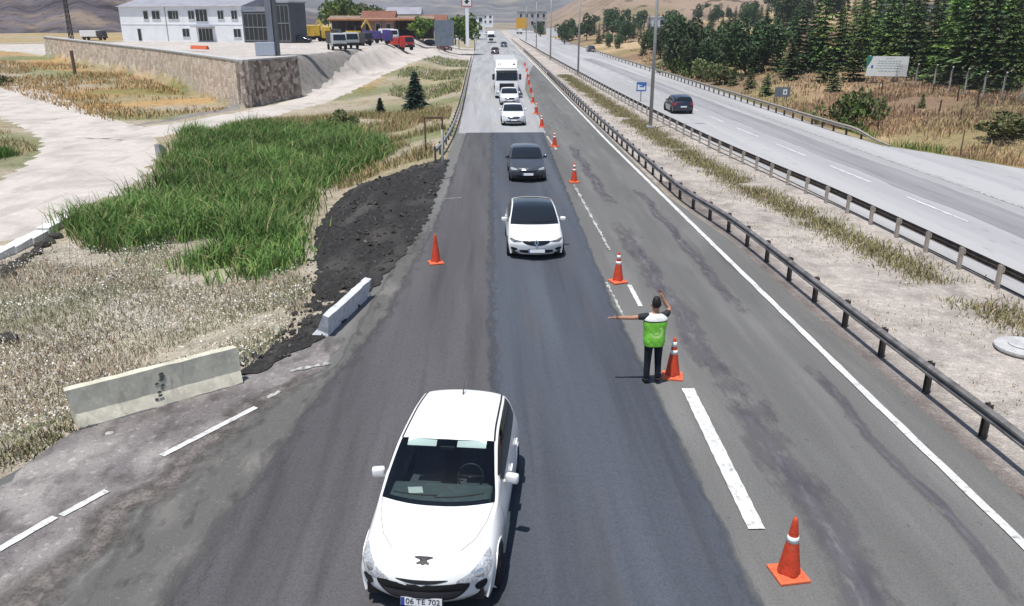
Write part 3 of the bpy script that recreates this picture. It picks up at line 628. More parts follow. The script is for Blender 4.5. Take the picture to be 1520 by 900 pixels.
        for s in (1, -1):
            vb = MB(); vb.box((s*.36, G[jt, 0, 1]+.055, G[jt, 0, 2]-.03), (.42, .14, .012), (.42, 0, 0)); vb.build('sun_visor', M('pale_visor', (.7, .7, .68), .7, space='obj'), t)
        rm = MB(); rm.box((0, G[jt, 0, 1]+.06, G[jt, 0, 2]-.12), (.22, .03, .065)); link('rear_view_mirror', rm.mesh('m', .01), t, [blk_p], True)
        pb = MB(); pb.box((-.36, yc+.42, .968), (.2, .16, .01), (0, .1, .3)); pb.build('paper_on_dashboard', M('paper', (.6, .6, .58), .8, space='obj'), t)
        sb = MB(); jr = int(np.argmin(abs(ts-6.06)))
        for (ra, rb_) in ((6.0, 6.16),):
            vs = []; ja_, jb_ = ra, rb_
            cc = np.linspace(-.8, .8, 25)
            for x in cc:
                for tq in (ja_, jb_):
                    jq = np.interp(tq, ts, range(nt_)); j0 = int(jq); fz = jq-j0; j1 = min(j0+1, nt_-1)
                    g0 = G[j0]*(1-fz)+G[j1]*fz; ic = np.argmin(abs(cs-1)); xm = abs(x)/.8*.86; px_ = np.interp(xm, cs, g0[:, 0]); py_ = np.interp(xm, cs, g0[:, 1]); pz_ = np.interp(xm, cs, g0[:, 2])
                    vs.append((math.copysign(px_, x), py_, pz_-.006))
            sb.add(vs, [(2*k, 2*k+1, 2*k+3, 2*k+2) for k in range(24)])
        sb.build('windscreen_border', blk_g, t)
    return t

car('white_hatchback', 'large white hatchback in the foreground with black grille and lion emblem, nearest to the camera', HATCH, white_p, (-.66, 11.01, 0), R_(-7.0), 'lion', glass=glass_m, interior=True, plate='06 TE 702').scale = (1.06, 1.05, 1.05)
MEG = vary(HATCH, L=4.36)
car('white_hatchback', 'white hatchback with dark glass roof and diamond badge heading down the dark new asphalt', MEG, white_p, (1.58, 27.9, 0), 0, 'diamond', roofglass=True).scale = (1.06, 1, .98)
GREY = vary(HATCH, L=4.4)
car('grey_hatchback', 'dark grey car with bright headlights between the two nearer white cars and the queue', GREY, grey_p, (1.95, 41.4, 0), 0, 'plain', glass=None)
w3 = car('white_saloon', 'white saloon at the edge of the dark asphalt, ahead of another white saloon', SEDAN, white_p, (1.96, 63.7, .012), 0, 'plain')
w4 = copy_tree(w3); w4.location = (2.08, 79.0, .012); setp(w4, 'white saloon directly in front of the big white lorry')
oc = car('dark_blue_hatchback', 'dark blue hatchback seen from behind, driving away alone on the pale opposite carriageway', HATCH, blue_p, (16.5, 71.2, .004), math.pi, 'plain', group=None)
for (px, py, dx, lab, p, fl) in ((735, 80, 0, 'small dark red car following behind the white lorry', M('dark_red_paint', (.1, .02, .02), .3, .5, coat=.5, space='obj'), 0), (748, 70, 0, 'small grey car beside the median behind the lorry', grey_p, 0),
        (877, 77, 0, 'small black car far off on the opposite carriageway near the white roadside board', blue_p, math.pi), (722, 52, 0, 'far white car near the end of the road', white_p, 0)):
    c = copy_tree(w3); q = at(px, py, 0); c.location = (q.x, q.y, .012); c.rotation_euler = (0, 0, fl); setp(c, lab)
    if p != white_p: repaint(c, white_p, p)

def rb(nm, c, dsz, mat, par, bev=.03, rot=None, taper=1):
    m = MB(); m.box(c, dsz, rot, taper); return link(nm, m.mesh(nm, bev), par, [mat], True if bev > .05 else False)
def lorry(label, loc, full=True):
    t = thing('lorry', label, 'lorry', loc)
    cabm = MB(); cabm.prism([(-.05, .55), (-.1, 1.35), (.02, 1.9), (.12, 2.75), (.3, 3.1), (2.1, 3.1), (2.1, .55)], -1.22, 1.22, 'x'); link('cab', cabm.mesh('cab', .09), t, [white_p], True)
    rf = MB(); rf.prism([(.22, 3.05), (.5, 3.5), (1.2, 3.95), (2.05, 3.98), (2.05, 3.05)], -1.12, 1.12, 'x'); link('roof_deflector', rf.mesh('rf', .1), t, [white_p], True)
    ws = MB(); ws.add([(-1.1, -.005, 1.86), (1.1, -.005, 1.86), (1.06, .105, 2.72), (-1.06, .105, 2.72), (-1.1, .05, 1.86), (1.1, .05, 1.86), (1.06, .16, 2.72), (-1.06, .16, 2.72)], [(0, 1, 2, 3), (7, 6, 5, 4), (0, 4, 5, 1), (1, 5, 6, 2), (2, 6, 7, 3), (3, 7, 4, 0)]); ws.build('windscreen', glass_blk, t)
    rb('sun_visor', (0, -.02, 2.86), (2.2, .3, .1), blk_g, t, .02, (.3, 0, 0))
    g = rb('grille', (0, -.1, 1.15), (1.5, .1, .85), blk_p, t, .02)
    for k in range(4): rb('grille_slat', (0, -.155, .85+k*.2), (1.42, .02, .035), M('dark_grey_plastic', (.045, .045, .05), .5, .4, space='obj'), g, .004)
    rb('bumper', (0, -.08, .5), (2.45, .4, .42), white_p, t, .06); rb('bumper_intake', (0, -.27, .46), (1.2, .04, .2), blk_p, t, .01)
    for s in (1, -1):
        rb('headlight', (s*.98, -.27, .62), (.36, .06, .2), lens_m, t, .02)
        rb('roof_lamp', (s*.75, .5, 3.56), (.3, .12, .12), lens_m, t, .02)
        mr = rb('wing_mirror', (s*1.38, -.02, 2.25), (.24, .16, .6), blk_p, t, .03); rb('mirror_bracket', (s*1.26, .08, 2.5), (.12, .05, .05), blk_p, mr, .01)
        rb('door_window', (s*1.222, .95, 2.3), (.02, .9, .7), glass_blk, t, .005)
    bx = MB(); bx.box((0, 9.4, 2.45), (2.5, 13.2, 2.75)); link('trailer', bx.mesh('t', .04), t, [white_p]); rb('chassis', (0, 8, .95), (1.0, 15, .22), steel_dark, t, .02)
    for y in (.75, 4.3, 11.6, 12.9, 14.2):
        for s in (1, -1):
            m = MB(); m.lathe([(.28, -.15), (.47, -.16), (.5, -.1), (.5, .1), (.47, .16), (.28, .15)], 24, (0, 0, 0), 'x'); o = m.build('wheel', rub_m, t, True); o.location = (s*1.05, y, .5)
            m = MB(); m.lathe([(.3, -.12), (.28, .12), (.1, .06), (.02, .05)], 18, (0, 0, 0), 'x'); m.build('rim', rim_m, o, True)
    return t
lt = lorry('big white articulated lorry queuing behind the white saloons', (1.98, 83.9, .012)); lt.scale = (.97, 1, .93)
q = at(729, 64, 0); l2 = copy_tree(lt); l2.location = (q.x, q.y, .012); setp(l2, 'smaller-looking white lorry far down the road behind the first lorry')
q = at(770, 50, 0); l3 = copy_tree(lt); l3.location = (q.x, q.y, .004); l3.rotation_euler = (0, 0, math.pi); setp(l3, 'distant red and white lorry driving away on the opposite carriageway')
for ch in l3.children:
    if ch.name.startswith('chassis'):
        for s in ch.material_slots: s.link = 'OBJECT'; s.material = red_p

# ------------------------------------------------------------------ traffic cones
def cone(label, loc, h=.95, banded=2, rz=0, base_only=False):
    t = thing('traffic_cone', label, 'traffic cone', loc, rz, 'orange cones closing off the lane' if banded else None)
    b = MB(); b.box((0, 0, .022), (.46, .46, .044)); b.box((0, 0, .06), (.36, .36, .04), None, .8); link('base', b.mesh('b', .012), t, [cone_o2])
    rr = lambda z: .165-.135*(z-.06)/(h-.06)
    m = MB(); m.lathe([(rr(.06), .06), (rr(.09), .09)]+[(rr(z), z) for z in np.linspace(.15, h-.04, 8)]+[(rr(h)*.9, h-.01), (.012, h)], 24); m.build('cone_body', cone_o, t, True)
    bands = {2: ((.60, .70), (.78, .90)), 1: ((.60, .70),), 0: ()}[banded]
    for a, c in bands:
        m = MB(); m.lathe([(rr(a*h)+.0035, a*h), (rr(c*h)+.0035, c*h)], 24); m.build('reflective_band', cone_w, t, True)
    return t
k1 = cone('nearest orange traffic cone with one white band, right of the long lane dash', (4.29, 9.62, 0), .97, 1, R_(8))
k2 = cone('orange traffic cone with two white bands standing beside the flagman', (4.10, 16.5, 0), .95, 2, R_(-12))
far = [((917, 419), 'orange traffic cone a few metres beyond the flagman, next to the new asphalt edge'), ((852, 271), 'orange traffic cone level with the dark grey car'),
       ((823, 218), 'orange traffic cone at the far end of the new asphalt'), ((804, 189), 'orange traffic cone beside the first white saloon'), ((796, 169), 'orange traffic cone between the two white saloons'),
       ((791, 153), 'orange traffic cone beside the second white saloon'), ((788, 138), 'orange traffic cone beside the front of the lorry'), ((785, 126), 'second cone along the lorry flank'),
       ((783, 116), 'third cone along the flank of the lorry'), ((782, 107), 'fourth cone along the flank of the lorry'), ((779, 98), 'farthest orange cone where the closed lane begins')]
for i, (p, lab) in enumerate(far):
    q = at(*p, 0); c = copy_tree(k2); c.location = (q.x, q.y, .01); c.rotation_euler = (0, 0, rnd.random()); setp(c, lab)
cone('plain orange cone without bands, alone on the left side by the black slope', (-1.74, 25.6, .016), .98, 0, .3)

# ------------------------------------------------------------------ flagman
def skin(name, nodes, edges, mat, parent, sub=2, root=0):
    me = bpy.data.meshes.new('tmp'); me.from_pydata([n[0] for n in nodes], edges, []); o = bpy.data.objects.new('tmp', me); C.objects.link(o)
    o.modifiers.new('s', 'SKIN'); sv = me.skin_vertices[0].data
    for i, n in enumerate(nodes): r = n[1]; sv[i].radius = r if isinstance(r, tuple) else (r, r); sv[i].use_root = (i == root)
    sb = o.modifiers.new('d', 'SUBSURF'); sb.levels = sub; sb.render_levels = sub
    bpy.context.view_layer.update()
    m2 = bpy.data.meshes.new_from_object(o.evaluated_get(bpy.context.evaluated_depsgraph_get())); m2.name = name
    bpy.data.objects.remove(o); m2.materials.clear()
    return link(name, m2, parent, mat if isinstance(mat, list) else [mat], True)
skin_m = M('skin', (.42, .22, .14), .6, .3, [(8, .85, .45, .65)], space='obj'); hair_m = M('dark_hair', (.012, .009, .008), .6, .3, [(40, 2, .5, .7)], space='obj')
shirt_m = M('dark_shirt', (.03, .03, .035), .9, .2, [(12, 1.5, .5, .7)], space='obj'); trou_m = M('dark_trousers', (.014, .016, .024), .9, .2, [(9, 1.6, .5, .7)], space='obj')
hv_m = M('green_hi_vis_fabric', (.23, .66, .065), .75, .3, [(7, .7, .45, .65), (18, 1.25, .5, .7)], space='obj'); hl_m = M('pale_lime_vest_print', (.5, .85, .25), .7, .3, [(9, .8, .5, .7)], space='obj'); hw_m = M('white_vest_yoke', (.74, .76, .72), .7, .3, [(9, .85, .5, .7)], space='obj'); shoe_m = M('black_shoe', (.012, .012, .012), .6, .3, space='obj')
P = thing('person', 'flagman in a green and white hi-vis vest with left arm stretched out, seen from behind', 'person', (3.56, 16.15, .018), R_(4)); P.scale = (1.13, 1.1, 1.1)
N = [((0, 0, .95), (.16, .11)), ((0, .005, 1.14), (.15, .10)), ((0, 0, 1.33), (.17, .11)), ((0, -.01, 1.46), (.10, .08)), ((0, .0, 1.52), .058), ((0, .015, 1.585), .075), ((0, .02, 1.66), (.082, .098)), ((0, .015, 1.735), (.078, .09)), ((0, .0, 1.775), .05), ((0, .115, 1.645), .018)]
E_ = [(0, 1), (1, 2), (2, 3), (3, 4), (4, 5), (5, 6), (6, 7), (7, 8), (6, 9)]
def chain(start, pts):
    prev = start
    for p, r in pts: N.append((p, r)); E_.append((prev, len(N)-1)); prev = len(N)-1
    return prev
la = chain(2, [((-.17, 0, 1.42), .062), ((-.32, .01, 1.415), .052), ((-.47, .02, 1.40), .042), ((-.60, .035, 1.405), .040), ((-.71, .045, 1.40), .027), ((-.78, .05, 1.40), (.022, .04))])
for k, (dy, dz, ln) in enumerate(((-.028, .012, .085), (-.01, .006, .098), (.01, .002, .092), (.028, -.002, .07))):
    a = chain(la, [((-.82, .05+dy, 1.405+dz), .0095), ((-.82-ln*.55, .05+dy*1.15, 1.408+dz*1.5), .009), ((-.82-ln, .05+dy*1.2, 1.398+dz), .007)])
chain(la-1, [((-.74, .01, 1.43), .012), ((-.775, -.005, 1.46), .010), ((-.80, -.008, 1.478), .008)])
ra = chain(2, [((.17, 0, 1.42), .062), ((.245, .05, 1.47), .054), ((.30, .12, 1.53), .043), ((.235, .16, 1.63), .040), ((.16, .175, 1.74), .027), ((.13, .175, 1.80), (.036, .024))])
for k, dx in enumerate((-.028, -.009, .01, .028)):
    chain(ra, [((.115+dx, .175, 1.845), .0095), ((.105+dx, .168, 1.885+.012*math.sin(k+.6)), .009), ((.10+dx, .158, 1.905+.02*math.sin(k+.6)), .007)])
chain(ra-1, [((.19, .165, 1.79), .012), ((.205, .155, 1.825), .010), ((.203, .15, 1.85), .008)])
for s in (-1, 1):
    chain(0, [((s*.095, 0, .88), .09), ((s*.10, .01, .52), .056), ((s*.108, -.005, .30), .05), ((s*.11, -.02, .10), .036), ((s*.115, .05, .05), .032), ((s*.125, .13, .035), .025)])
bodyo = skin('body', N, E_, skin_m, P, 2)
def ringloft(name, rings, mats, parent, n=40):
    """closed garment tube: rings of (z, half width, half depth, y offset), slightly squared ovals"""
    zz = np.linspace(0, len(rings)-1, (len(rings)-1)*7+1); Q = np.stack([pchip(np.arange(len(rings), dtype=float), np.array([r[k] for r in rings], float), zz) for k in range(4)], 1); vs = []; fs = []; r_ = random.Random(3)
    for z, a, b, oy in Q:
        for k in range(n):
            t = 2*math.pi*k/n; c, s_ = math.cos(t), math.sin(t); e = .8; f = 1+.018*math.sin(7*t+z*23)*math.sin(z*31+2*t)
            vs.append((a*math.copysign(abs(c)**e, c)*f, oy+b*math.copysign(abs(s_)**e, s_)*f, z))
    for i in range(len(Q)-1):
        for k in range(n): fs.append((i*n+k, i*n+(k+1) % n, (i+1)*n+(k+1) % n, (i+1)*n+k))
    fs += [tuple(range(n))[::-1], tuple((len(Q)-1)*n+k for k in range(n))]
    m = MB(); m.add(vs, fs); return m.build(name, mats, parent, True)
vest = ringloft('vest', [(.83, .195, .15, 0), (.95, .205, .16, 0), (1.12, .205, .155, 0), (1.28, .225, .155, -.005), (1.38, .225, .14, -.01), (1.45, .18, .11, -.01), (1.495, .085, .075, -.01)], [hv_m, hl_m, hw_m, shirt_m], P)
for p in vest.data.polygons:
    c = p.center
    r = math.hypot((c.x-.0)*1.0, (c.z-1.15)); ang = math.atan2(c.z-1.15, c.x)
    if c.z > 1.365: p.material_index = 2
    elif c.z > 1.345: p.material_index = 3
    elif c.y < .02 and ((.085 < r < .135 and -2.9 < ang < .9) or (r < .05 and c.z < 1.15)): p.material_index = 1
S = [((-.10, 0, 1.43), .085), ((-.20, .0, 1.43), .075), ((-.29, .01, 1.42), .066), ((-.36, .015, 1.412), .06)]
skin('shirt_sleeve', S, [(0, 1), (1, 2), (2, 3)], shirt_m, P)
S = [((.10, 0, 1.43), .085), ((.19, .015, 1.435), .075), ((.25, .055, 1.475), .066), ((.275, .09, 1.50), .058)]
skin('shirt_sleeve', S, [(0, 1), (1, 2), (2, 3)], shirt_m, P)
T = [((0, 0, .95), .125), ((-.098, 0, .84), .098), ((-.102, .008, .52), .074), ((-.11, -.005, .28), .066), ((-.112, -.015, .09), .064), ((.098, 0, .84), .098), ((.102, .008, .52), .074), ((.11, -.005, .28), .066), ((.112, -.015, .09), .064)]
skin('trousers', T, [(0, 1), (1, 2), (2, 3), (3, 4), (0, 5), (5, 6), (6, 7), (7, 8)], trou_m, P)
for s in (-1, 1): skin('shoe', [((s*.112, -.055, .05), (.042, .045)), ((s*.115, .02, .055), (.048, .045)), ((s*.122, .10, .04), (.048, .034)), ((s*.13, .17, .032), (.036, .026))], [(0, 1), (1, 2), (2, 3)], shoe_m, P)
skin('hair', [((0, -.035, 1.60), (.07, .05)), ((0, -.035, 1.665), (.092, .08)), ((0, -.02, 1.735), (.094, .098)), ((0, .0, 1.79), (.075, .085)), ((0, .04, 1.80), .055)], [(0, 1), (1, 2), (2, 3), (3, 4)], hair_m, P)
for s in (-1, 1):
    e = MB(); e.lathe([(.002, -.012), (.010, -.007), (.0125, 0), (.010, .007), (.002, .012)], 12); o = e.build('eye', M('eye_white', (.6, .58, .55), .3, space='obj'), P, True); o.location = (s*.034, .108, 1.675)
    i_ = MB(); i_.lathe([(.006, .0), (.006, .003)], 10); p_ = i_.build('iris', hair_m, o); p_.location = (0, .0115, 0); p_.rotation_euler = (-math.pi/2, 0, 0)
    e = MB(); e.box((s*.094, .01, 1.665), (.018, .035, .06)); link('ear', e.mesh('ear', .008), P, [skin_m], True)
m_ = MB(); m_.box((0, .108, 1.605), (.045, .012, .012)); link('mouth', m_.mesh('mouth', .004), P, [M('lips', (.3, .1, .08), .5, space='obj')], True)
# ------------------------------------------------------------------ crash barriers along the roads
def guard_rail(label, pts, zf, side, mat, pmat, step=2.0, start=0, group='steel guard rails along the highway', yfar=210):
    """pts: (x, y); side: +1 puts the posts to the right of the beam, -1 to the left"""
    ysP = np.array([p[1] for p in pts], float); xsP = np.array([p[0] for p in pts], float)
    fx = lambda y: float(pchip(ysP, xsP, np.array([y]))[0])
    t = thing('guard_rail', label, 'guard rail', (fx(ysP[0]), ysP[0], 0), 0, group); ox, oy = fx(ysP[0]), ysP[0]
    prof = [(.0, .47), (-.03, .49), (-.08, .515), (-.08, .56), (-.015, .595), (-.015, .615), (-.08, .65), (-.08, .695), (-.03, .72), (0, .74)]
    prof = prof+[(a+.012, b) for a, b in prof[::-1]]
    ya = rangef(ysP[0], min(ysP[-1], 70), 1.0)+rangef(72, ysP[-1], 6) if ysP[-1] > 72 else rangef(ysP[0], ysP[-1], 1.0)
    n = len(prof); vs = []; fs = []
    for y in ya:
        x = fx(y); dz = zf(y)
        k = ss((y-ysP[0])/5.0) if start else 1.0
        for a, b in prof: vs.append((x+a*side-ox, y-oy, dz+(b-.44)*(.35+.65*k)+.44*k+(.04 if k < .2 else 0)))
    for j in range(len(ya)-1):
        for i in range(n): fs.append((j*n+i, j*n+(i+1) % n, (j+1)*n+(i+1) % n, (j+1)*n+i))
    m = MB(); m.add(vs, fs); m.build('beam', mat, t, False)
    pm = None; k = 0; y = ysP[0]+.6+(3 if start else 0); far = MB()
    while y < ysP[-1] and y < yfar:
        x = fx(y)+.10*side; z = zf(y)
        if k < 97:
            if pm is None:
                q = MB(); q.prism([(-.055, -.06), (.055, -.06), (.055, -.045), (.008, -.045), (.008, .045), (.055, .045), (.055, .06), (-.055, .06), (-.055, .045), (-.008, .045), (-.008, -.045), (-.055, -.045)], -.3, .74, 'z')
                o = q.build('post', pmat, t); pm = o.data
                bq = MB(); bq.box((-.08*side, 0, .60), (.06, .12, .16)); bo = bq.build('spacer', pmat, o); sm = bo.data
            else:
                o = bpy.data.objects.new('post', pm); C.objects.link(o); o.parent = t
                if y < 60: bo = bpy.data.objects.new('spacer', sm); C.objects.link(bo); bo.parent = o
            o.location = (x-ox, y-oy, z)
        else: far.box((x-ox, y-oy, z+.3), (.12, .12, .8))
        k += 1; y += step if y < 120 else step*2
    if far.v: far.build('post', pmat, t)['kind'] = 'stuff'
    return t
guard_rail('dark weathered steel guard rail beside the solid white edge line of the near carriageway', [(9.5, 3), (9.42, 12.5), (9.28, 17.3), (9.09, 28), (8.5, 36), (8.42, 56), (8.55, 100), (8.95, 160), (9.3, 320)], lambda y: -.05, 1, steel_w, steel_dark)
guard_rail('guard rail with pale posts on the far side of the gravel median', [(15.6, 8), (15.32, 23), (15.0, 33.5), (14.5, 40.7), (13.85, 52.6), (13.1, 88), (12.6, 160), (12.2, 320)], lambda y: -.05, -1, M('brown_steel_beam', (.13, .105, .09), .6, .4, [(3, .6, .45, .65)], metal=.3), post_m)
guard_rail('guard rail with sloped end on the outer edge of the opposite carriageway below the trees', [(25.3, 50.5), (24.7, 58), (24.6, 90), (24.8, 120), (25.3, 200), (26, 320)], lambda y: H1(24.9, y)*.5, 1, M('pale_steel_beam', (.36, .32, .27), .6, .4, [(3, .75, .45, .65)], metal=.2), steel_dark, start=1)
guard_rail('double steel guard rail along the left verge beside the queuing cars', [(-2.95, 46), (-2.66, 50), (-2.4, 60), (-2.35, 72), (-2.6, 110), (-2.95, 165)], lambda y: -.02, -1, steel_g, steel_dark)

# ------------------------------------------------------------------ concrete barriers, kerb, slab and headwall on the left
def jersey(label, a, b, h, mat, tilt=0, dz=0, broken=True):
    a, b = Vector(a), Vector(b); L = (b-a).length; ang = math.atan2(b.y-a.y, b.x-a.x)
    t = thing('concrete_barrier', label, 'barrier', ((a.x+b.x)/2, (a.y+b.y)/2, dz), ang, None)
    prof = [(-.27, 0), (.27, 0), (.27, .09), (.145, .33), (.085, h), (-.085, h), (-.145, .33), (-.27, .09)]
    n = 14; vs = []; fs = []; m = len(prof); r = random.Random(label)
    for i in range(n+1):
        x = -L/2+L*i/n
        for k, (y, z) in enumerate(prof):
            jx = (r.uniform(-.07, .07) if i in (0, n) and broken else 0); jy = r.uniform(-.012, .012)
            if broken and k in (0, 1, 2, 7) and r.random() < .35: z_ = z-.02 if z else z; y_ = y*r.uniform(.84, 1.0)
            else: z_, y_ = z, y
            vs.append((x+jx, y_+jy, z_+r.uniform(-.008, .008)))
    for i in range(n):
        for k in range(m): fs.append((i*m+k, i*m+(k+1) % m, (i+1)*m+(k+1) % m, (i+1)*m+k))
    fs += [tuple(range(m)), tuple(n*m+k for k in range(m))][::1]
    q = MB(); q.add(vs, fs); o = q.build('barrier_body', mat, t); o.rotation_euler = (tilt, 0, 0)
    return t, o
t, jb = jersey('long cream concrete barrier standing by the broken lane dashes at the lower left', (-8.25, 14.55, 0), (-5.62, 16.62, 0), .86, conc_m, R_(3), -.04)
st = MB()
r5 = random.Random(5)
for k in range(9):
    cx, cz = .02+r5.uniform(-.05, .08)-k*.012, .72-k*.062; s = r5.uniform(.03, .06); yy = -(.085+.06*(.86-cz)/.53 if cz > .33 else .2)-.014
    st.prism([(cx-s, cz), (cx-s*.3, cz+s*.6), (cx+s, cz+s*.35), (cx+s*.6, cz-s*.5), (cx-s*.4, cz-s*.55)], yy-.004, yy+.02)
st.build('chipped_stain', M('dark_chip', (.17, .16, .14), .95, .1), jb)
jersey('smaller bluish grey concrete barrier tilted over on the edge of the black slope', (-4.35, 19.2, 0), (-3.72, 22.3, 0), .82, conc_blue, R_(19), -.2)
rb2 = MB()
def zheap(x, y):
    d = float(elx(y))-x
    up = .6*float(ss((d-.1)/2.4))*float(ss((7.2-d)/4.0))*float(ss((y-22)/9))*float(ss((46.5-y)/7))
    rough = .06*math.sin(x*4.3+y*2.1)*math.sin(y*3.7-x)+.05*math.sin(x*9.1)*math.sin(y*8.3+x*3)
    if d < .35: return max(H1(x, y), -.01)+.012
    return max(H1(x, y), -.02-.5*(d-.35))+up+rough*float(ss((d-.3)/.8))
strip('black_gravel_slope', rangef(16.9, 46.4, .2), lambda y: float(np.interp(y, [16.9, 18, 19.6, 21, 24, 26.7, 32, 37, 40.5, 43, 45, 46.4], [-5.75, -5.6, -5.0, -4.9, -5.4, -5.9, -7.0, -7.4, -6.9, -6.0, -4.6, -3.0])), lambda y: float(elx(y))+.16, .03, heap_m, .13, 24, zf=zheap).data.polygons.foreach_set('use_smooth', [True]*24*149)
r8 = np.random.default_rng(8); hb_ = MB()
for k in range(1500):
    y = r8.uniform(17.5, 46); xl_ = float(np.interp(y, [16.9, 18, 19.6, 21, 24, 26.7, 32, 37, 40.5, 43, 45, 46.4], [-5.75, -5.6, -5.0, -4.9, -5.4, -5.9, -7.0, -7.4, -6.9, -6.0, -4.6, -3.0])); x = r8.uniform(xl_-.5, float(elx(y))+.25*r8.random()); s_ = r8.choice([.02, .035, .055, .09], p=[.5, .3, .16, .04])
    z = zheap(x, y) if x > xl_ else H1(x, y); hb_.box((x, y, z+.03+s_*.2), (s_*2, s_*1.6, s_*1.3), tuple(r8.uniform(-1, 1, 3)), .7)
o = hb_.build('loose_asphalt_crumbs', M('asphalt_lumps', (.05, .047, .045), .95, .1, [(3, 3.2, .55, .65), (20, .6, .5, .7)])); setp(o, kind='stuff')
def stone(nm, label, c, s, mat, group=None, seed=0):
    r = random.Random(seed); m = MB(); me = None
    bm = bmesh.new(); bmesh.ops.create_icosphere(bm, subdivisions=2, radius=1)
    for v in bm.verts: v.co = Vector((v.co.x*s[0], v.co.y*s[1], v.co.z*s[2]))*(1+r.uniform(-.16, .16))
    me = bpy.data.meshes.new(nm); bm.to_mesh(me); bm.free(); o = link(nm, me, None, [mat]); o.location = c; o.rotation_euler = (0, 0, r.random()*3)
    return setp(o, label, 'stone', group)
rock_d = M('dark_rock', (.05, .047, .043), .95, .1, [(6, 1.8, .5, .7)], (12, .6, .03), space='obj'); rock_p = M('pale_rock', (.42, .4, .37), .95, .1, [(6, .8, .5, .7)], space='obj')
for k, (px, py) in enumerate(((8, 402), (22, 398), (33, 392), (42, 384), (55, 378), (63, 368), (74, 362), (16, 410), (4, 412), (84, 354))):
    q = at(px, py); stone('dark_stone', 'dark rough stone lying in a row below the white kerb at the left edge', q+Vector((0, 0, .05)), (.34, .24, .2), rock_d, 'dark stones below the white kerb', k)
for k, (px, py, s, lab) in enumerate(((163, 649, .09, 'small pale broken stone at the foot of the long concrete barrier'), (205, 640, .06, 'tiny grey stone by the foot of the long concrete barrier'), (12, 508, .3, 'dark mossy stone among the pale weeds at the left edge'), (541, 421, .12, 'pale broken stone lying on top of the black gravel slope by the tilted barrier'))):
    q = at(px, py); stone('stone', lab, q+Vector((0, 0, s*.4)), (s, s*.8, s*.6), rock_p if k != 2 else rock_d, None, 20+k)
# white kerb along the lower side of the track
ka, kb = Vector((-18.9, 27.4, 0)), Vector((-19.5, 37.6, 0))
kt = thing('concrete_kerb', 'broken white concrete kerb edging the dusty track at the far left', 'kerb', (ka.x, ka.y, H1(ka.x, ka.y)))
for k in range(7):
    a = ka+(kb-ka)*(k/7+.004); b = ka+(kb-ka)*((k+1)/7-.004); c = (a+b)/2; m = MB(); m.box((0, 0, 0), (.55, (b-a).length, .36)); o = link('kerb_stone', m.mesh('k', .03), kt, [M('whitewashed_concrete', (.72, .71, .69), .9, .2, [(4, .8, .5, .68)])])
    o.location = (c.x-ka.x, c.y-ka.y, H1(c.x, c.y)-H1(ka.x, ka.y)+.12); o.rotation_euler = (rnd.uniform(-.02, .02), rnd.uniform(-.05, .05), math.atan2(b.y-a.y, b.x-a.x)-math.pi/2)
q = at(236, 236); hw_ = MB(); hw_.prism([(-.2, -.4), (3.4, -.4), (3.4, .1), (1.2, .75), (-.2, 1.0)], -.15, .15, 'x'); o = link('culvert_headwall', hw_.mesh('h', .02), None, [conc_w]); o.location = q; o.rotation_euler = (0, 0, R_(14)); setp(o, 'small pale sloping concrete culvert wall at the corner of the green reeds', 'wall')
q = at(1510, 522); lid = thing('manhole_cover', 'round pale concrete cover lying on the gravel median at the right edge', 'manhole cover', (q.x+.15, q.y, q.z+.02)); m = MB(); m.lathe([(.62, 0), (.66, .05), (.66, .10), (.6, .13), (.02, .135)], 32); m.build('slab', conc_w, lid, False); m = MB(); m.lathe([(.34, .134), (.36, .155), (.3, .165), (.02, .165)], 28); m.build('lid', conc_w, lid)
q = at(645, 228); fr = thing('metal_frame', 'open rusty rectangular metal frame on posts standing in the dry verge', 'metal frame', (q.x, q.y, q.z))
for x in (-.52, .52): m = MB(); m.box((x, 0, 1.0), (.1, .1, 2.1)); m.build('post', rust_m, fr)
m = MB(); m.box((0, 0, 2.11), (1.14, .12, .12)); m.build('crossbar', rust_m, fr); 
q = at(658, 268); pt = MB(); pt.tube([(0, 0, -.3), (0, 0, 2.5)], .055, 8); o = pt.build('steel_post', steel_g, None, True); o.location = q; setp(o, 'lone thin steel post at the near end of the left guard rail', 'post')
q = at(112, 112); pt = MB(); pt.box((0, 0, 1.6), (.35, .3, 3.4)); o = link('marker_post', pt.mesh('p', .03), None, [rust_m]); o.location = q; setp(o, 'dark brown post standing in front of the left part of the stone wall', 'post')

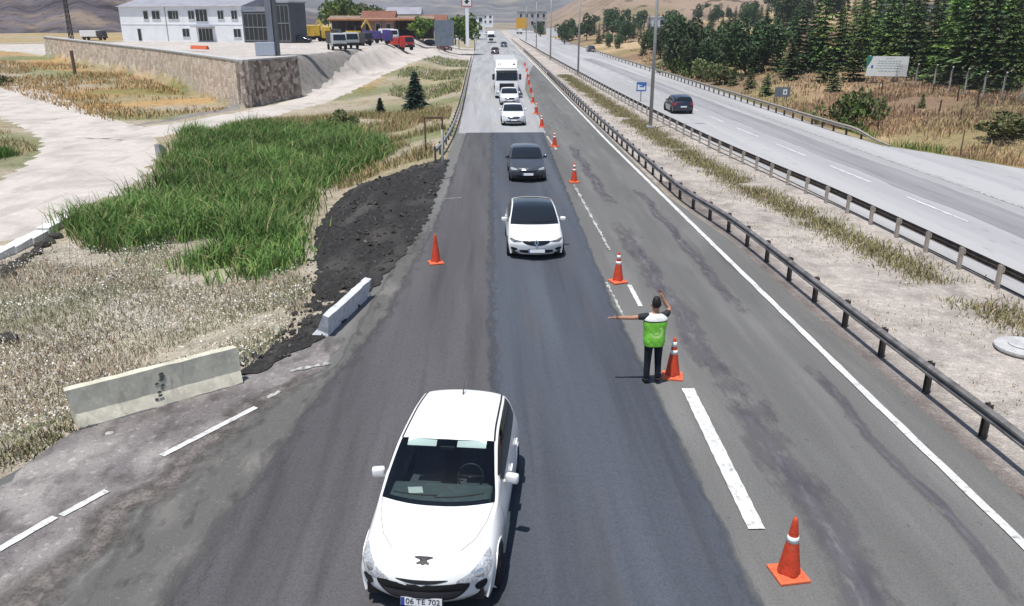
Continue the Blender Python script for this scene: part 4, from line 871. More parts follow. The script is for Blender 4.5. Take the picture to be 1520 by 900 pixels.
# ------------------------------------------------------------------ stone retaining wall of the yard
def stone_mat(name, base, light, dark, sc):
    m = bpy.data.materials.new(name); m.use_nodes = True; t = m.node_tree; N = t.nodes; L = t.links; b = N['Principled BSDF']; b.inputs['Roughness'].default_value = .95; b.inputs['Specular IOR Level'].default_value = .1
    g = N.new('ShaderNodeNewGeometry'); v = N.new('ShaderNodeTexVoronoi'); v.inputs['Scale'].default_value = sc; L.new(g.outputs['Position'], v.inputs['Vector'])
    v2 = N.new('ShaderNodeTexVoronoi'); v2.feature = 'DISTANCE_TO_EDGE'; v2.inputs['Scale'].default_value = sc; L.new(g.outputs['Position'], v2.inputs['Vector'])
    r = N.new('ShaderNodeValToRGB'); r.color_ramp.elements[0].color = (*dark, 1); r.color_ramp.elements[1].color = (*light, 1); e = r.color_ramp.elements.new(.5); e.color = (*base, 1)
    sp = N.new('ShaderNodeSeparateColor'); L.new(v.outputs['Color'], sp.inputs[0]); L.new(sp.outputs[0], r.inputs[0])
    mr = N.new('ShaderNodeMapRange'); mr.inputs['From Max'].default_value = .06; L.new(v2.outputs['Distance'], mr.inputs['Value'])
    mx = N.new('ShaderNodeMix'); mx.data_type = 'RGBA'; L.new(mr.outputs[0], mx.inputs['Factor']); mx.inputs[6].default_value = (base[0]*.75, base[1]*.75, base[2]*.75, 1); L.new(r.outputs[0], mx.inputs[7]); L.new(mx.outputs[2], b.inputs['Base Color'])
    bp = N.new('ShaderNodeBump'); bp.inputs['Strength'].default_value = .7; bp.inputs['Distance'].default_value = .1; L.new(mr.outputs[0], bp.inputs['Height']); L.new(bp.outputs[0], b.inputs['Normal']); return m
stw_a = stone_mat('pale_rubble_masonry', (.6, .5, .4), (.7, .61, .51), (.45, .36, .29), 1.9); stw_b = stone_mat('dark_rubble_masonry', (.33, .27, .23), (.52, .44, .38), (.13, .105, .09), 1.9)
wt_ = thing('retaining_wall', 'long rubble stone wall holding up the yard, with a pale coping along its top', 'retaining wall', (WC[0], WC[1], H1(*WC)))
def wallseg(nm, a, b, mat, zt0, zt1, n=16):
    a, b = Vector((*a, 0)), Vector((*b, 0)); d = (b-a).normalized(); p = Vector((d.y, -d.x, 0)); m = MB(); cp_ = MB(); o0 = Vector((WC[0], WC[1], H1(*WC))); vs = []; cv = []
    for i in range(n+1):
        c = a+(b-a)*i/n; zt = zt0+(zt1-zt0)*i/n; zb = -2.2
        for off, z in ((.35, zb), (.08, zt), (-.75, zt), (-.75, zb)): e = c+p*off; vs.append(Vector((e.x, e.y, z))-o0)
        for off, z in ((.16, zt+.003), (.16, zt+.16), (-.8, zt+.16), (-.8, zt+.003)): e = c+p*off; cv.append(Vector((e.x, e.y, z))-o0)
    f = [(4*i+k, 4*i+(k+1) % 4, 4*i+4+(k+1) % 4, 4*i+4+k) for i in range(n) for k in range(4)]+[(0, 1, 2, 3), tuple(4*n+k for k in range(4))]
    m.add(vs, f).build(nm, mat, wt_); cp_.add(cv, f).build('coping', conc_w, wt_)
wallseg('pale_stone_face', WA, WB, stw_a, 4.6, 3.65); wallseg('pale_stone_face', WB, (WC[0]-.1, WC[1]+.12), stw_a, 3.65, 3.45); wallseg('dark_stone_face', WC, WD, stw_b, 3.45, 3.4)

# ------------------------------------------------------------------ white office building on the yard and the shed behind
bw = M('white_render_wall', (.8, .81, .83), .85, .2, [(.6, .92, .45, .65)]); broof = M('grey_sheet_roof', (.3, .3, .34), .7, .3, [(.5, .85, .45, .65)]); wframe = M('white_window_frame', (.6, .6, .62), .6, .3)
A_ = at(183, 61, 3.25); B_ = at(363, 63, 3.25); fd = (B_-A_); FL = fd.length; bang = math.atan2(fd.y, fd.x)
bt_ = thing('office_building', 'white two storey building with small dark windows and grey roof behind the stone wall', 'building', (A_.x, A_.y, 3.2), bang)
HB = 6.7
m = MB(); m.box((FL/2, 7, HB/2), (FL, 14, HB)); m.build('wall', bw, bt_)
m = MB(); m.prism([(-.5, HB+.003), (14.5, HB+.003), (7, HB+1.9)], -.4, FL+.4, 'x'); m.build('roof', broof, bt_)
def window(par, x, z, wd, h, y=0, glassm=glass_blk, fm=wframe, nm='window', mull=0):
    m = MB()
    for (c, d) in (((x, y-.04, z+h/2), (wd+.12, .1, .08)), ((x, y-.06, z-h/2), (wd+.2, .14, .08)), ((x-wd/2, y-.04, z), (.08, .1, h)), ((x+wd/2, y-.04, z), (.08, .1, h))): m.box(c, d)
    for k in range(mull): m.box((x-wd/2+wd*(k+1)/(mull+1), y-.035, z), (.07, .08, h-.09))
    o = m.build(nm, fm, par); g = MB(); g.box((x, y-.012, z), (wd-.08, .03, h-.08)); g.build('pane', glassm, o); return o
fx_ = lambda c: (c-685)/705*FL
for c, wd in ((845, 1.2), (905, 2.0), (990, 1.2), (1020, 1.4), (1110, 1.5), (1275, 1.4), (1350, 1.4)): window(bt_, fx_(c), 5.1, wd, 1.6, mull=1 if wd > 1.3 else 0)
window(bt_, fx_(1168), 5.0, 2.8, 2.3, mull=2, nm='balcony_window')
for c in (1068, 1357): window(bt_, fx_(c), 1.75, 1.7, 1.6, mull=1)
o = window(bt_, fx_(793), 1.3, .9, 2.4, nm='side_door'); o = window(bt_, fx_(1180), 1.4, 3.4, 2.4, nm='entrance', mull=3)
m = MB(); m.box((fx_(1180), -.8, 2.9), (4.6, 1.7, .16)); m.build('entrance_canopy', broof, bt_)
m = MB(); m.box((FL/2, -.03, 3.35), (FL-.2, .06, .1)); m.build('string_course', bw, bt_)
m = MB(); m.box((FL*.39, -.04, HB/2), (.14, .08, HB-.1)); m.build('downpipe', steel_g, bt_)
an = thing('glazed_annexe', 'dark glass fronted annexe with pale frames at the right end of the white building', 'building', tuple(A_+fd+Vector((0, 0, -.05))), bang-.12)
for x0, wd, hh, dp in ((.1, 6.4, 5.7, 5), (6.55, 5.4, 7.2, 4.5)):
    m = MB(); m.box((x0+wd/2, dp/2, hh/2), (wd, dp, hh)); m.build('wall', M('dark_slate_cladding', (.07, .08, .095), .6, .4, [(1, .8, .45, .65)]), an)
    m = MB(); m.box((x0+wd/2, dp/2, hh+.12), (wd+.3, dp+.3, .24)); m.build('roof', broof, an)
    window(an, x0+wd/2, hh*.5, wd-.5, hh-.8, fm=M('grey_mullion', (.25, .26, .28), .5, .4), nm='window_wall', mull=4)
    m = MB(); m.box((x0+wd/2, -.1, hh*.5), (wd-.4, .05, .12)); m.build('transom', MATS['grey_mullion'], an)
q = at(408, 82, 3.3); py_ = thing('sign_mast', 'tall thick grey steel mast rising from the corner of the stone walled yard', 'mast', (q.x, q.y, 3.25))
m = MB(); m.box((-.25, 0, 7.5), (.75, .7, 15)); m.build('mast_column', M('blue_grey_steel', (.2, .22, .26), .5, .4, [(.5, .85, .45, .65)], metal=.2), py_); m = MB(); m.box((.4, .1, 7.4), (.45, .6, 14.8)); m.build('mast_column', M('dark_blue_grey_steel', (.1, .11, .13), .5, .4, [(.5, .85, .45, .65)], metal=.2), py_)
m = MB(); m.box((-1.0, -.1, .8), (2.4, 1.2, 1.6)); link('switch_box', m.mesh('b', .05), py_, [M('pale_grey_cabinet', (.36, .4, .47), .5, .4)]); 
m = MB(); m.box((-.2, 0, 15.4), (5, .6, 3)); m.build('sign_panel', broof, py_)
q = dep(105, 52, 175); o = thing('lattice_pole', 'thin dark lattice power pole at the left in front of the dark hill', 'pole', (q.x, q.y, q.z))
for x, y in ((-.35, -.35), (.35, -.35), (.35, .35), (-.35, .35)): m = MB(); m.tube([(x, y, -6), (x*.5, y*.5, 14)], .09, 6); m.build('leg', steel_dark, o)
m = MB()
for k in range(18):
    z = -5.5+k*1.05; f = .35*(1-.5*(z+6)/20)
    for (a, b) in (((-f, -f), (f, -f)), ((f, -f), (f, f)), ((f, f), (-f, f)), ((-f, f), (-f, -f))): m.tube([(a[0], a[1], z), (b[0], b[1], z+1.0)], .05, 4)
m.build('bracing', steel_dark, o)
q = at(470, 61, 3.0); sh = thing('open_shed', 'long open shed with an orange edged roof behind the parked machines', 'shed', (q.x, q.y+14, 2.9), R_(4)); SL = 25
m = MB(); m.prism([(-.5, 4.4), (8.5, 5.2), (8.5, 5.4), (-.5, 4.6)], 0, SL, 'x'); m.build('roof', M('faded_brown_roof', (.28, .2, .15), .8, .2, [(.6, .7, .45, .65)]), sh)
m = MB(); m.box((SL/2, -.56, 4.5), (SL, .1, .35)); m.build('fascia', M('orange_fascia', (.45, .2, .08), .7, .3, [(2, .7, .5, .65)]), sh)
m = MB(); m.box((SL/2, 8.3, 2.5), (SL-.2, .2, 5.0)); m.build('back_wall', M('dark_shed_wall', (.06, .05, .045), .9, .1, [(1, 1.6, .5, .7)]), sh)
for k in range(7): m = MB(); m.box((.3+(SL-.6)*k/6, -.2, 2.2), (.18, .18, 4.4)); m.build('column', steel_dark, sh)
def house(label, px, py, z0, Y, wd, h, d, wmat, rmat, rows=2, cols=4, rz=0, flat=False):
    q = at(px, py) if Y is None else dep(px, py, Y); t = thing('house', label, 'building', (q.x, q.y, q.z), rz)
    m = MB(); m.box((0, d/2, h/2-1), (wd, d, h+2)); m.build('wall', wmat, t); m = MB()
    if flat: m.box((0, d/2, h+.13), (wd+.5, d+.5, .25))
    else: m.prism([(-.5, h+.003), (d+.5, h+.003), (d/2, h+1.8)], -wd/2-.4, wd/2+.4, 'x')
    m.build('roof', rmat, t)
    for r in range(rows):
        for c in range(cols): window(t, -wd/2+wd*(c+.5)/cols, h*(r+.5)/rows, wd/cols*.45, h/rows*.5)
    return t
pinkw = M('pink_wall', (.36, .22, .2), .85, .2, [(1, .8, .45, .65)]); greyw = M('grey_wall', (.4, .4, .42), .85, .2, [(1, .8, .45, .65)]); tile = M('red_roof_tiles', (.22, .1, .07), .85, .2, [(1, .7, .45, .65)])
house('small pinkish building beside the orange edged shed', 562, 58, 0, 205, 7.5, 4.6, 8, pinkw, tile, 1, 3)
house('pale grey two storey building right of the pinkish one', 600, 56, 0, 225, 8.5, 5.8, 9, greyw, broof, 2, 4)
house('low white building far behind the yard at the roadside', 640, 52, 0, 260, 9, 4, 8, bw, tile, 1, 4)
house('far white building to the left of the end of the road', 702, 48, 0, 330, 9, 6, 9, bw, broof, 2, 3, flat=True)
house('tiny white building at the far end of the road', 716, 36, 0, 560, 14, 6, 10, bw, broof, 2, 4, flat=True)
house('grey roadside building far away right of the road end', 790, 40, 0, 480, 16, 8, 12, greyw, broof, 2, 5, flat=True)
house('white building with blue glass among the trees on the right hillside', 990, 42, 0, None, 13, 4.5, 9, M('blue_white_wall', (.5, .56, .66), .8, .2, [(1, .85, .45, .65)]), bw, 1, 5, flat=True)
house('pale low building behind the tall conifers at the top right', 1400, 30, 0, None, 26, 3.4, 9, greyw, broof, 1, 9, flat=True)
q = at(690, 74); cn = thing('canopy', 'flat white canopy on thin posts beside the left edge of the road far ahead', 'canopy', (q.x-1.5, q.y, q.z))
m = MB(); m.box((0, 0, 2.6), (9, 4, .3)); m.build('canopy_roof', bw, cn)
for x in (-4, 0, 4): m = MB(); m.box((x, 0, 1.2), (.2, .2, 2.6)); m.build('post', steel_g, cn)

# ------------------------------------------------------------------ vehicles and machines parked on the yard
yel = M('yellow_machine_paint', (.62, .42, .05), .5, .4, [(2, .75, .45, .65)], space='obj'); lgrey = M('light_grey_paint', (.42, .43, .44), .5, .4, [(2, .8, .45, .65)], space='obj'); purp = M('violet_blue_paint', (.07, .05, .22), .5, .4, [(2, .8, .45, .65)], space='obj')
def truck(label, px, py, cabm, bedm, rz, s=1.0, L=6.0, bh=1.5):
    q = flat_at(px, py); t = thing('parked_lorry', label, 'lorry', (q.x, q.y, q.z), rz, 'lorries parked on the yard'); t.scale = (s, s, s)
    m = MB(); m.prism([(-L/2, .6), (-L/2, 1.5), (-L/2+.25, 2.5), (-L/2+1.7, 2.55), (-L/2+1.7, .6)], -1.1, 1.1, 'x'); link('cab', m.mesh('c', .08), t, [cabm], True)
    m = MB(); m.add([(-.95, -L/2-.01, 1.5), (.95, -L/2-.01, 1.5), (.9, -L/2+.21, 2.35), (-.9, -L/2+.21, 2.35)], [(0, 1, 2, 3)]); m.build('windscreen', glass_blk, t)
    m = MB(); m.box((0, -L/2-.06, .8), (2.1, .12, .4)); m.build('bumper', blk_p, t)
    for x in (-.8, .8): m = MB(); m.box((x, -L/2-.09, 1.1), (.35, .1, .2)); m.build('headlight', lens_m, t)
    m = MB(); m.box((0, .95, 1.0+bh/2), (2.2, L-2.1, bh)); link('load_bed', m.mesh('b', .06), t, [bedm]); m = MB(); m.box((0, .2, .78), (.9, L-.6, .25)); m.build('chassis', blk_p, t)
    for y in (-L/2+.9, L/2-1.2):
        for x in (-.95, .95): m = MB(); m.lathe([(.25, -.13), (.45, -.13), (.48, 0), (.45, .13), (.25, .13)], 16, (0, 0, 0), 'x'); o = m.build('wheel', rub_m, t, True); o.location = (x, y, .48)
    return t
truck('light grey lorry parked on the yard, left one of the two facing the road', 500, 77, lgrey, steel_dark, R_(20), .95)
truck('light grey lorry with dark load parked right against its grey neighbour on the yard', 517, 78, lgrey, blk_p, R_(24), .95)
truck('violet blue lorry parked between the grey lorries and the red one', 560, 77, purp, purp, R_(95), 1.0, 5.5, 1.3)
truck('bright red lorry parked at the right end of the yard', 596, 75, red_p, red_p, R_(40), 1.0, 5.5, 1.2)
truck('white box lorry parked behind the violet blue one', 577, 67, white_p, bw, R_(30), .95, 5.5, 1.6)
truck('lorry with yellow body parked in front of the open shed', 468, 62, yel, yel, R_(95), 1.15, 6, 1.7)
truck('dark lorry parked beside the yellow bodied one', 488, 62, steel_dark, rust_m, R_(80), .95, 5.5, 1.2)
truck('red lorry parked before the entrance of the white building', 307, 61, red_p, steel_dark, R_(60), .85, 5.5, 1.0)
truck('pale lorry with dark bed standing at the left end of the white building', 140, 60, steel_dark, bw, R_(80), 1.0, 7, 1.6)
truck('small white lorry parked behind the pair of light grey lorries', 512, 66, white_p, bw, R_(15), .8, 5, 1.4)
truck('dark grey lorry parked close to the orange edged shed', 536, 68, steel_dark, lgrey, R_(50), .85, 5, 1.4)
truck('brown lorry parked beside the white box lorry', 568, 70, rust_m, rust_m, R_(100), .8, 5, 1.3)
def digger(label, px, py, rz):
    q = flat_at(px, py); t = thing('excavator', label, 'excavator', (q.x, q.y, q.z), rz)
    for x in (-.9, .9): m = MB(); m.prism([(-1.6, .1), (1.6, .1), (1.8, .4), (1.6, .75), (-1.6, .75), (-1.8, .4)], x-.25, x+.25, 'x'); m.build('track', blk_p, t)
    m = MB(); m.box((0, .2, 1.4), (2.3, 2.6, 1.0)); link('machine_house', m.mesh('h', .08), t, [yel]); m = MB(); m.box((-.6, -.7, 2.2), (.95, 1.2, 1.2)); link('driver_cab', m.mesh('c', .05), t, [glass_blk])
    m = MB(); m.prism([(-1.0, 1.6), (-3.0, 4.2), (-3.3, 4.2), (-1.3, 1.5)], .2, .55, 'x'); m.build('boom', yel, t); m = MB(); m.prism([(-2.95, 4.3), (-3.35, 4.15), (-4.5, 1.7), (-4.25, 1.6)], .24, .5, 'x'); m.build('arm', yel, t); m = MB(); m.prism([(-4.6, 1.8), (-4.2, 1.6), (-3.7, 1.0), (-4.3, .9)], 0, .8, 'x'); m.build('bucket', steel_dark, t)
digger('yellow excavator standing before the open shed left of the grey lorries', 455, 60, R_(70)); digger('second yellow excavator standing farther right behind the white lorry', 526, 60, R_(120))
for (px, py, lab, pm, rz) in ((660, 76, 'dark red car parked at the roadside left of the road', MATS['dark_red_paint'], .6), (641, 68, 'black car parked under the grey sign panel', blue_p, 1.2), (535, 66, 'dark car parked behind the grey lorries in the yard', blue_p, 1.5), (428, 63, 'dark red car parked before the glazed annexe', MATS['dark_red_paint'], 1.4), (446, 64, 'black car parked at the right corner of the glazed annexe', blk_g, 1.4)):
    c = copy_tree(w3); q = flat_at(px, py); c.location = q; c.rotation_euler = (0, 0, rz); setp(c, lab); repaint(c, white_p, pm)
q = at(297, 77); ob = MB(); ob.prism([(-.3, 0), (.3, 0), (.12, .5), (-.12, .5)], -2.0, 2.0, 'x'); o = link('orange_barrier', ob.mesh('o', .03), None, [M('orange_barrier_plastic', (.6, .14, .06), .6, .3)]); o.location = (q.x, q.y, 3.55); o.rotation_euler = (0, 0, R_(-40)); setp(o, 'low orange barrier on the yard edge just above the stone wall', 'barrier')

# ------------------------------------------------------------------ lamp posts and signs
def lamp(label, px, py, h=13, rz=0):
    q = at(px, py); t = thing('lamp_post', label, 'street lamp', (q.x, q.y, q.z), rz, 'lamp posts on the median')
    m = MB(); m.tube([(0, 0, 0), (0, 0, h*.5), (0, 0, h)], [.145, .115, .075], 12); m.build('pole', pole_m, t, True)
    m = MB(); m.box((0, 0, .12), (.5, .5, .24)); m.build('base_block', conc_w, t)
    for s in (-1, 1):
        m = MB(); m.tube([(0, 0, h-.1), (s*.6, 0, h+.5), (s*1.8, 0, h+.7)], .045, 8); a = m.build('arm', pole_m, t, True)
        m = MB(); m.box((s*2.1, 0, h+.72), (.75, .26, .12)); b = link('lamp_head', m.mesh('l', .04), a, [steel_g])
    return t
lamp('nearest tall grey lamp post on the median, left of the dark blue car', 965, 192, 13)
lamp('second tall lamp post along the median, halfway up the road', 858, 113, 12)
lamp('third lamp post along the median, near the white roadside board', 817, 90, 12)
lamp('fourth lamp post along the median, thin and far away', 796, 73, 12)
lamp('farthest lamp post along the median, close to the end of the road', 781, 62, 12)
def sign(nm, label, px, py, Y, wd, h, zc, mat, bmat=steel_g, posts=(0,), rz=0, cat='sign', ground=None):
    q = dep(px, py, Y) if Y else at(px, py); t = thing(nm, label, cat, (q.x, q.y, q.z), rz)
    m = MB(); m.box((0, 0, zc), (wd, .06, h)); m.build('panel', mat, t)
    m = MB(); m.box((0, .045, zc), (wd-.04, .03, h-.04)); m.build('panel_back', bmat, t)
    for x in posts: m = MB(); m.tube([(x, .11, -.5), (x, .11, zc+h/2-.1)], .05 if wd < 2 else .09, 8); m.build('post', bmat, t, True)
    return t
sb = M('sign_blue', (.04, .14, .42), .5, .4, [(4, .85, .45, .65)], space='obj'); swh = M('sign_white', (.74, .76, .76), .5, .4, [(3, .93, .45, .65)], space='obj'); sgr = M('sign_green', (.03, .2, .16), .5, .4, space='obj'); sred = M('sign_red', (.5, .05, .05), .5, .4, space='obj'); syel = M('sign_yellow', (.6, .33, .03), .5, .4, space='obj'); sgb = M('grey_sign_back', (.15, .18, .22), .6, .4, [(1, .8, .45, .65)], space='obj')
t = sign('road_sign', 'small square blue and white road sign by the median rail near the nearest lamp post', 951, 152, None, .95, .85, 1.45, sb)
m = MB(); m.prism([(-.38, -.30), (.38, -.30), (.38, .05), (-.38, .22)], -.036, -.030); o = m.build('pictogram', swh, t); o.location = (0, 0, 1.45)
m = MB(); m.prism([(-.2, -.03), (.12, -.03), (.12, -.1), (.28, .03), (.12, .16), (.12, .09), (-.2, .09)], -.042, -.036); m.build('arrow', sb, o)
t = sign('road_sign', 'low dark blue roadside sign with a white square behind the right guard rail', 1160, 152, None, 1.55, .95, .95, sgb, posts=(-.5, .5)); m = MB(); m.box((.25, -.034, .95), (.42, .008, .55)); sq_ = m.build('pictogram', swh, t); m = MB(); m.prism([(.16, .85), (.34, .85), (.34, .95), (.25, 1.12), (.16, .95)], -.044, -.038); m.build('symbol', sb, sq_)
t = sign('billboard', 'white billboard with green corner and faint lines of writing before the tall conifers', 1313, 124, None, 4.1, 2.05, 1.75, swh, posts=(-1.2, 1.2), rz=R_(-18), cat='billboard')
m = MB(); m.prism([(-2.05, .78), (-2.05, 2.775), (-1.5, 2.775), (-1.62, 2.3), (-1.95, 1.7)], -.036, -.03); m.build('green_corner', sgr, t)
m = MB(); m.prism([(-1.6, 1.55), (-1.35, 1.55), (-1.38, 1.8), (-1.48, 1.88), (-1.58, 1.8)], -.038, -.031); m.build('emblem', sb, t)
for k, (x0, x1, z) in enumerate(((-.2, .5, 2.55), (-.9, 1.1, 2.28), (-1.0, 1.3, 2.05), (-1.0, 1.5, 1.8), (-1.1, 1.5, 1.55), (-.8, 1.2, 1.25))):
    m = MB(); r = random.Random(k); x = x0
    while x < x1: l = r.uniform(.12, .3); m.box((x+l/2, -.033, z), (l, .006, .075)); x += l+.07
    o = m.build('line_of_writing', M('faint_green_ink', (.3, .42, .4), .7, .2), t); o['kind'] = 'stuff' if False else ''
    del o['kind']
sign('white_board', 'plain white roadside board beyond the opposite carriageway', 819, 57, 330, 4.4, 3.0, 2.2, swh, posts=(-1.5, 1.5), cat='billboard')
sign('yellow_board', 'large yellow orange sign board far away at the right of the road end', 775, 45, 420, 6, 5, 3.2, syel, posts=(-2, 2), cat='sign')
t = sign('road_sign', 'large grey sign panel seen from behind beside the left edge of the far road', 660, 72, 175, 4.0, 5.0, 3.0, sgb, posts=(-1.2, 1.2))
t = sign('totem_sign', 'white square sign with red border and dark emblem on a tall white pylon', 694, 70, 185, 2.3, 2.3, 9.4, sred, posts=(), cat='sign'); m = MB(); m.box((0, -.035, 9.4), (1.9, .01, 1.9)); o = m.build('white_field', swh, t); m = MB(); m.prism([(-.55, 9.3), (-.2, 9.55), (0, 10.0), (.25, 9.55), (.6, 9.3), (.25, 9.15), (.1, 8.75), (-.3, 9.0)], -.05, -.042); m.build('emblem', blk_p, o)
m = MB(); m.box((0, .15, 4.2), (.7, .25, 8.1)); m.build('pylon', bw, t)

# ------------------------------------------------------------------ wire fence with bent concrete posts, stakes
fps = [(1288, 112), (1325, 122), (1358, 130), (1385, 133), (1408, 137), (1431, 141), (1458, 146), (1486, 149), (1516, 152)]
fq = [at(*p) for p in fps]; ft = thing('wire_fence', 'wire mesh fence on bent pale concrete posts in front of the tall conifers', 'fence', fq[0])
for i, q in enumerate(fq):
    m = MB(); m.tube([(0, 0, -.2), (0, 0, 1.9), (-.1, -.28, 2.25)], .085, 6); o = m.build('post', M('pale_fence_post', (.34, .33, .3), .9, .2, [(2, .8, .45, .65)]), ft); o.location = q-fq[0]
m = MB()
for i in range(len(fq)-1):
    a, b = fq[i]-fq[0], fq[i+1]-fq[0]
    for k in range(9): z = .1+k*.22; m.tube([a+Vector((0, 0, z)), b+Vector((0, 0, z))], .008, 4, False)
    n = int((b-a).length/.35)
    for k in range(n): p = a+(b-a)*k/n; m.tube([p+Vector((0, 0, .05)), p+Vector((0, 0, 1.85))], .007, 4, False)
m.build('wire_mesh', steel_dark, ft)
for k, (px, py, h) in enumerate(((1450, 162, 1.6), (1421, 150, 1.2), (1394, 168, 1.0), (1384, 141, 1.0), (1356, 172, .8), (1425, 178, .8), (1308, 140, 1.3))):
    q = at(px, py); m = MB(); m.tube([(0, 0, -.2), (0, 0, h)], [.07, .05], 6); o = m.build('wooden_stake', bark_m, None); o.location = q; o.rotation_euler = (rnd.uniform(-.05, .05), rnd.uniform(-.05, .05), 0); setp(o, 'short dark wooden stake in the dry brown grass before the fence', 'stake', 'wooden stakes in the dry grass')
q = at(1425, 232); m = MB(); m.tube([(0, 0, -.1), (0, 0, 1.5)], .035, 6); m.box((0, 0, .01), (.5, .4, .06)); o = m.build('marker_post', rust_m, None); o.location = q; setp(o, 'thin brown marker post on the edge of the paved lay-by at the right', 'post')
# ------------------------------------------------------------------ vegetation
def colmesh(name, V, F, Cc, mat):
    me = bpy.data.meshes.new(name); me.vertices.add(len(V)); me.vertices.foreach_set('co', np.asarray(V, np.float32).reshape(-1))
    F = np.asarray(F, np.int32); k = F.shape[1]; me.loops.add(F.size); me.loops.foreach_set('vertex_index', F.reshape(-1)); me.polygons.add(len(F))
    me.polygons.foreach_set('loop_start', np.arange(len(F), dtype=np.int32)*k); me.polygons.foreach_set('loop_total', np.full(len(F), k, np.int32)); me.update(calc_edges=True)
    a = me.color_attributes.new('Col', 'FLOAT_COLOR', 'POINT'); a.data.foreach_set('color', np.concatenate([np.clip(Cc, 0, 1), np.ones((len(Cc), 1))], 1).astype(np.float32).reshape(-1))
    me.materials.append(mat); return me
def inpoly(poly, n):
    poly = np.array(poly, float); lo, hi = poly.min(0), poly.max(0); out = []
    tot = 0
    while tot < n:
        p = rng.uniform(lo, hi, (n*2, 2)); c = np.zeros(len(p), bool); j = len(poly)-1
        for i in range(len(poly)):
            a, b = poly[i], poly[j]; t = ((a[1] > p[:, 1]) != (b[1] > p[:, 1])) & (p[:, 0] < (b[0]-a[0])*(p[:, 1]-a[1])/(b[1]-a[1]+1e-9)+a[0]); c ^= t; j = i
        out.append(p[c]); tot += c.sum()
    return np.concatenate(out)[:n]
def blades(P, h, wd, lean, colr, seg=2):
    """grass blades: each a bent two-piece leaf rising from P (n,2)"""
    n = len(P); z = hterr(P[:, 0], P[:, 1])-.02; th = rng.uniform(0, 2*np.pi, n); ln = rng.uniform(.15, 1, n)*lean; ld = rng.uniform(0, 2*np.pi, n)
    dx, dy = np.cos(th)*wd/2, np.sin(th)*wd/2; lx, ly = np.cos(ld)*ln*h, np.sin(ld)*ln*h
    b = np.stack([P[:, 0], P[:, 1], z], 1); m = b+np.stack([lx*.35, ly*.35, h*.6], 1); t = b+np.stack([lx, ly, h*np.sqrt(np.clip(1-.4*ln**2, .2, 1))], 1); d = np.stack([dx, dy, np.zeros(n)], 1)
    V = np.stack([b-d, b+d, m-d*.8, m+d*.8, t], 1).reshape(-1, 3); k = np.arange(n)[:, None]*5
    F = np.concatenate([k+np.array([[0, 1, 3]]), k+np.array([[0, 3, 2]]), k+np.array([[2, 3, 4]])]); return V, F, np.repeat(colr, 5, 0)
def flecks(P, h, s, colr):
    """small seed heads / flowers / leaves: little tilted quads at height h"""
    n = len(P); z = hterr(P[:, 0], P[:, 1])+h; c = np.stack([P[:, 0], P[:, 1], z], 1); a = rng.normal(size=(n, 3)); a /= np.linalg.norm(a, axis=1)[:, None]
    b = np.cross(a, rng.normal(size=(n, 3))); b /= np.linalg.norm(b, axis=1)[:, None]; a *= s[:, None]; b *= s[:, None]*.7
    V = np.stack([c-a, c-b, c+a, c+b], 1).reshape(-1, 3); k = np.arange(n)[:, None]*4; F = np.concatenate([k+np.array([[0, 1, 2]]), k+np.array([[0, 2, 3]])]); return V, F, np.repeat(colr, 4, 0)
def merge(parts):
    Vs, Fs, Cs = [], [], []; o = 0
    for V, F, Cc in parts: Vs.append(V); Fs.append(F+o); Cs.append(Cc); o += len(V)
    return np.concatenate(Vs), np.concatenate(Fs), np.concatenate(Cs)
def stuff(name, parts): return setp(link(name, colmesh(name, *merge(parts), leaf_m)), kind='stuff')
def cmix(n, cols, wts, jit=.25):
    c = np.array(cols)[rng.choice(len(cols), n, p=np.array(wts)/sum(wts))]; return c*(1+rng.uniform(-jit, jit, (n, 1)))
def clump(P, s, thr, k=0): v = nz(P[:, 0], P[:, 1], s, k)+.35*nz(P[:, 0], P[:, 1], s*3.1, k+2)-.17; return P[v+rng.uniform(-.12, .12, len(P)) > thr]
# green reeds in the wet hollow
reed_poly = [(-17.0, 32.5), (-18.9, 36), (-18.2, 40), (-17.6, 45.5), (-20.2, 51), (-21.5, 57), (-24.2, 66.5), (-13.2, 69.5), (-9.2, 64), (-6.5, 54.5), (-7.8, 50), (-9.2, 43), (-8.3, 34), (-7.5, 30.2), (-6.9, 28.0), (-9.4, 27.3), (-11.4, 28.6), (-11.4, 32), (-13.3, 32.4), (-15.2, 31.2)]
P0 = inpoly(reed_poly, 52000)+rng.normal(0, .35, (52000, 2))*np.where(rng.random((52000, 1)) < .25, 1.7, 1); P0 = clump(P0, 1.1, .26, 4); hh = (.25+.85*nz(P0[:, 0], P0[:, 1], .7, 1)+.45*nz(P0[:, 0], P0[:, 1], 2.1, 5)+rng.uniform(-.2, .3, len(P0)))*np.where(rng.random(len(P0)) < .08, 1.35, 1)
c0 = cmix(len(P0), [(.10, .20, .045), (.145, .25, .065), (.07, .14, .036), (.22, .28, .09), (.36, .31, .16)], [4, 4, 2, 2, 1])*(.75+.5*nz(P0[:, 0], P0[:, 1], .45, 7))[:, None]
stuff('green_reeds', [blades(P0, np.maximum(hh, .2), .05, 1.05, c0)])
for k, (a, b, cc) in enumerate([((-22, 69), (-8.5, 74), 0)]): pass
P1 = clump(inpoly([(-24, 66), (-9, 63), (-3.4, 52), (-3.2, 47.5), (-6.2, 46.8), (-8.5, 42.5), (-6.4, 54), (-9, 64), (-13, 69), (-23, 70), (-20, 76), (-8, 82), (-3.2, 80), (-3, 60)], 16000), .5, .42)
stuff('dry_verge_grass', [blades(P1, rng.uniform(.25, .75, len(P1)), .05, .8, cmix(len(P1), [(.36, .29, .15), (.42, .3, .16), (.16, .2, .06), (.27, .2, .1)], [3, 2.2, 2, 1]))])
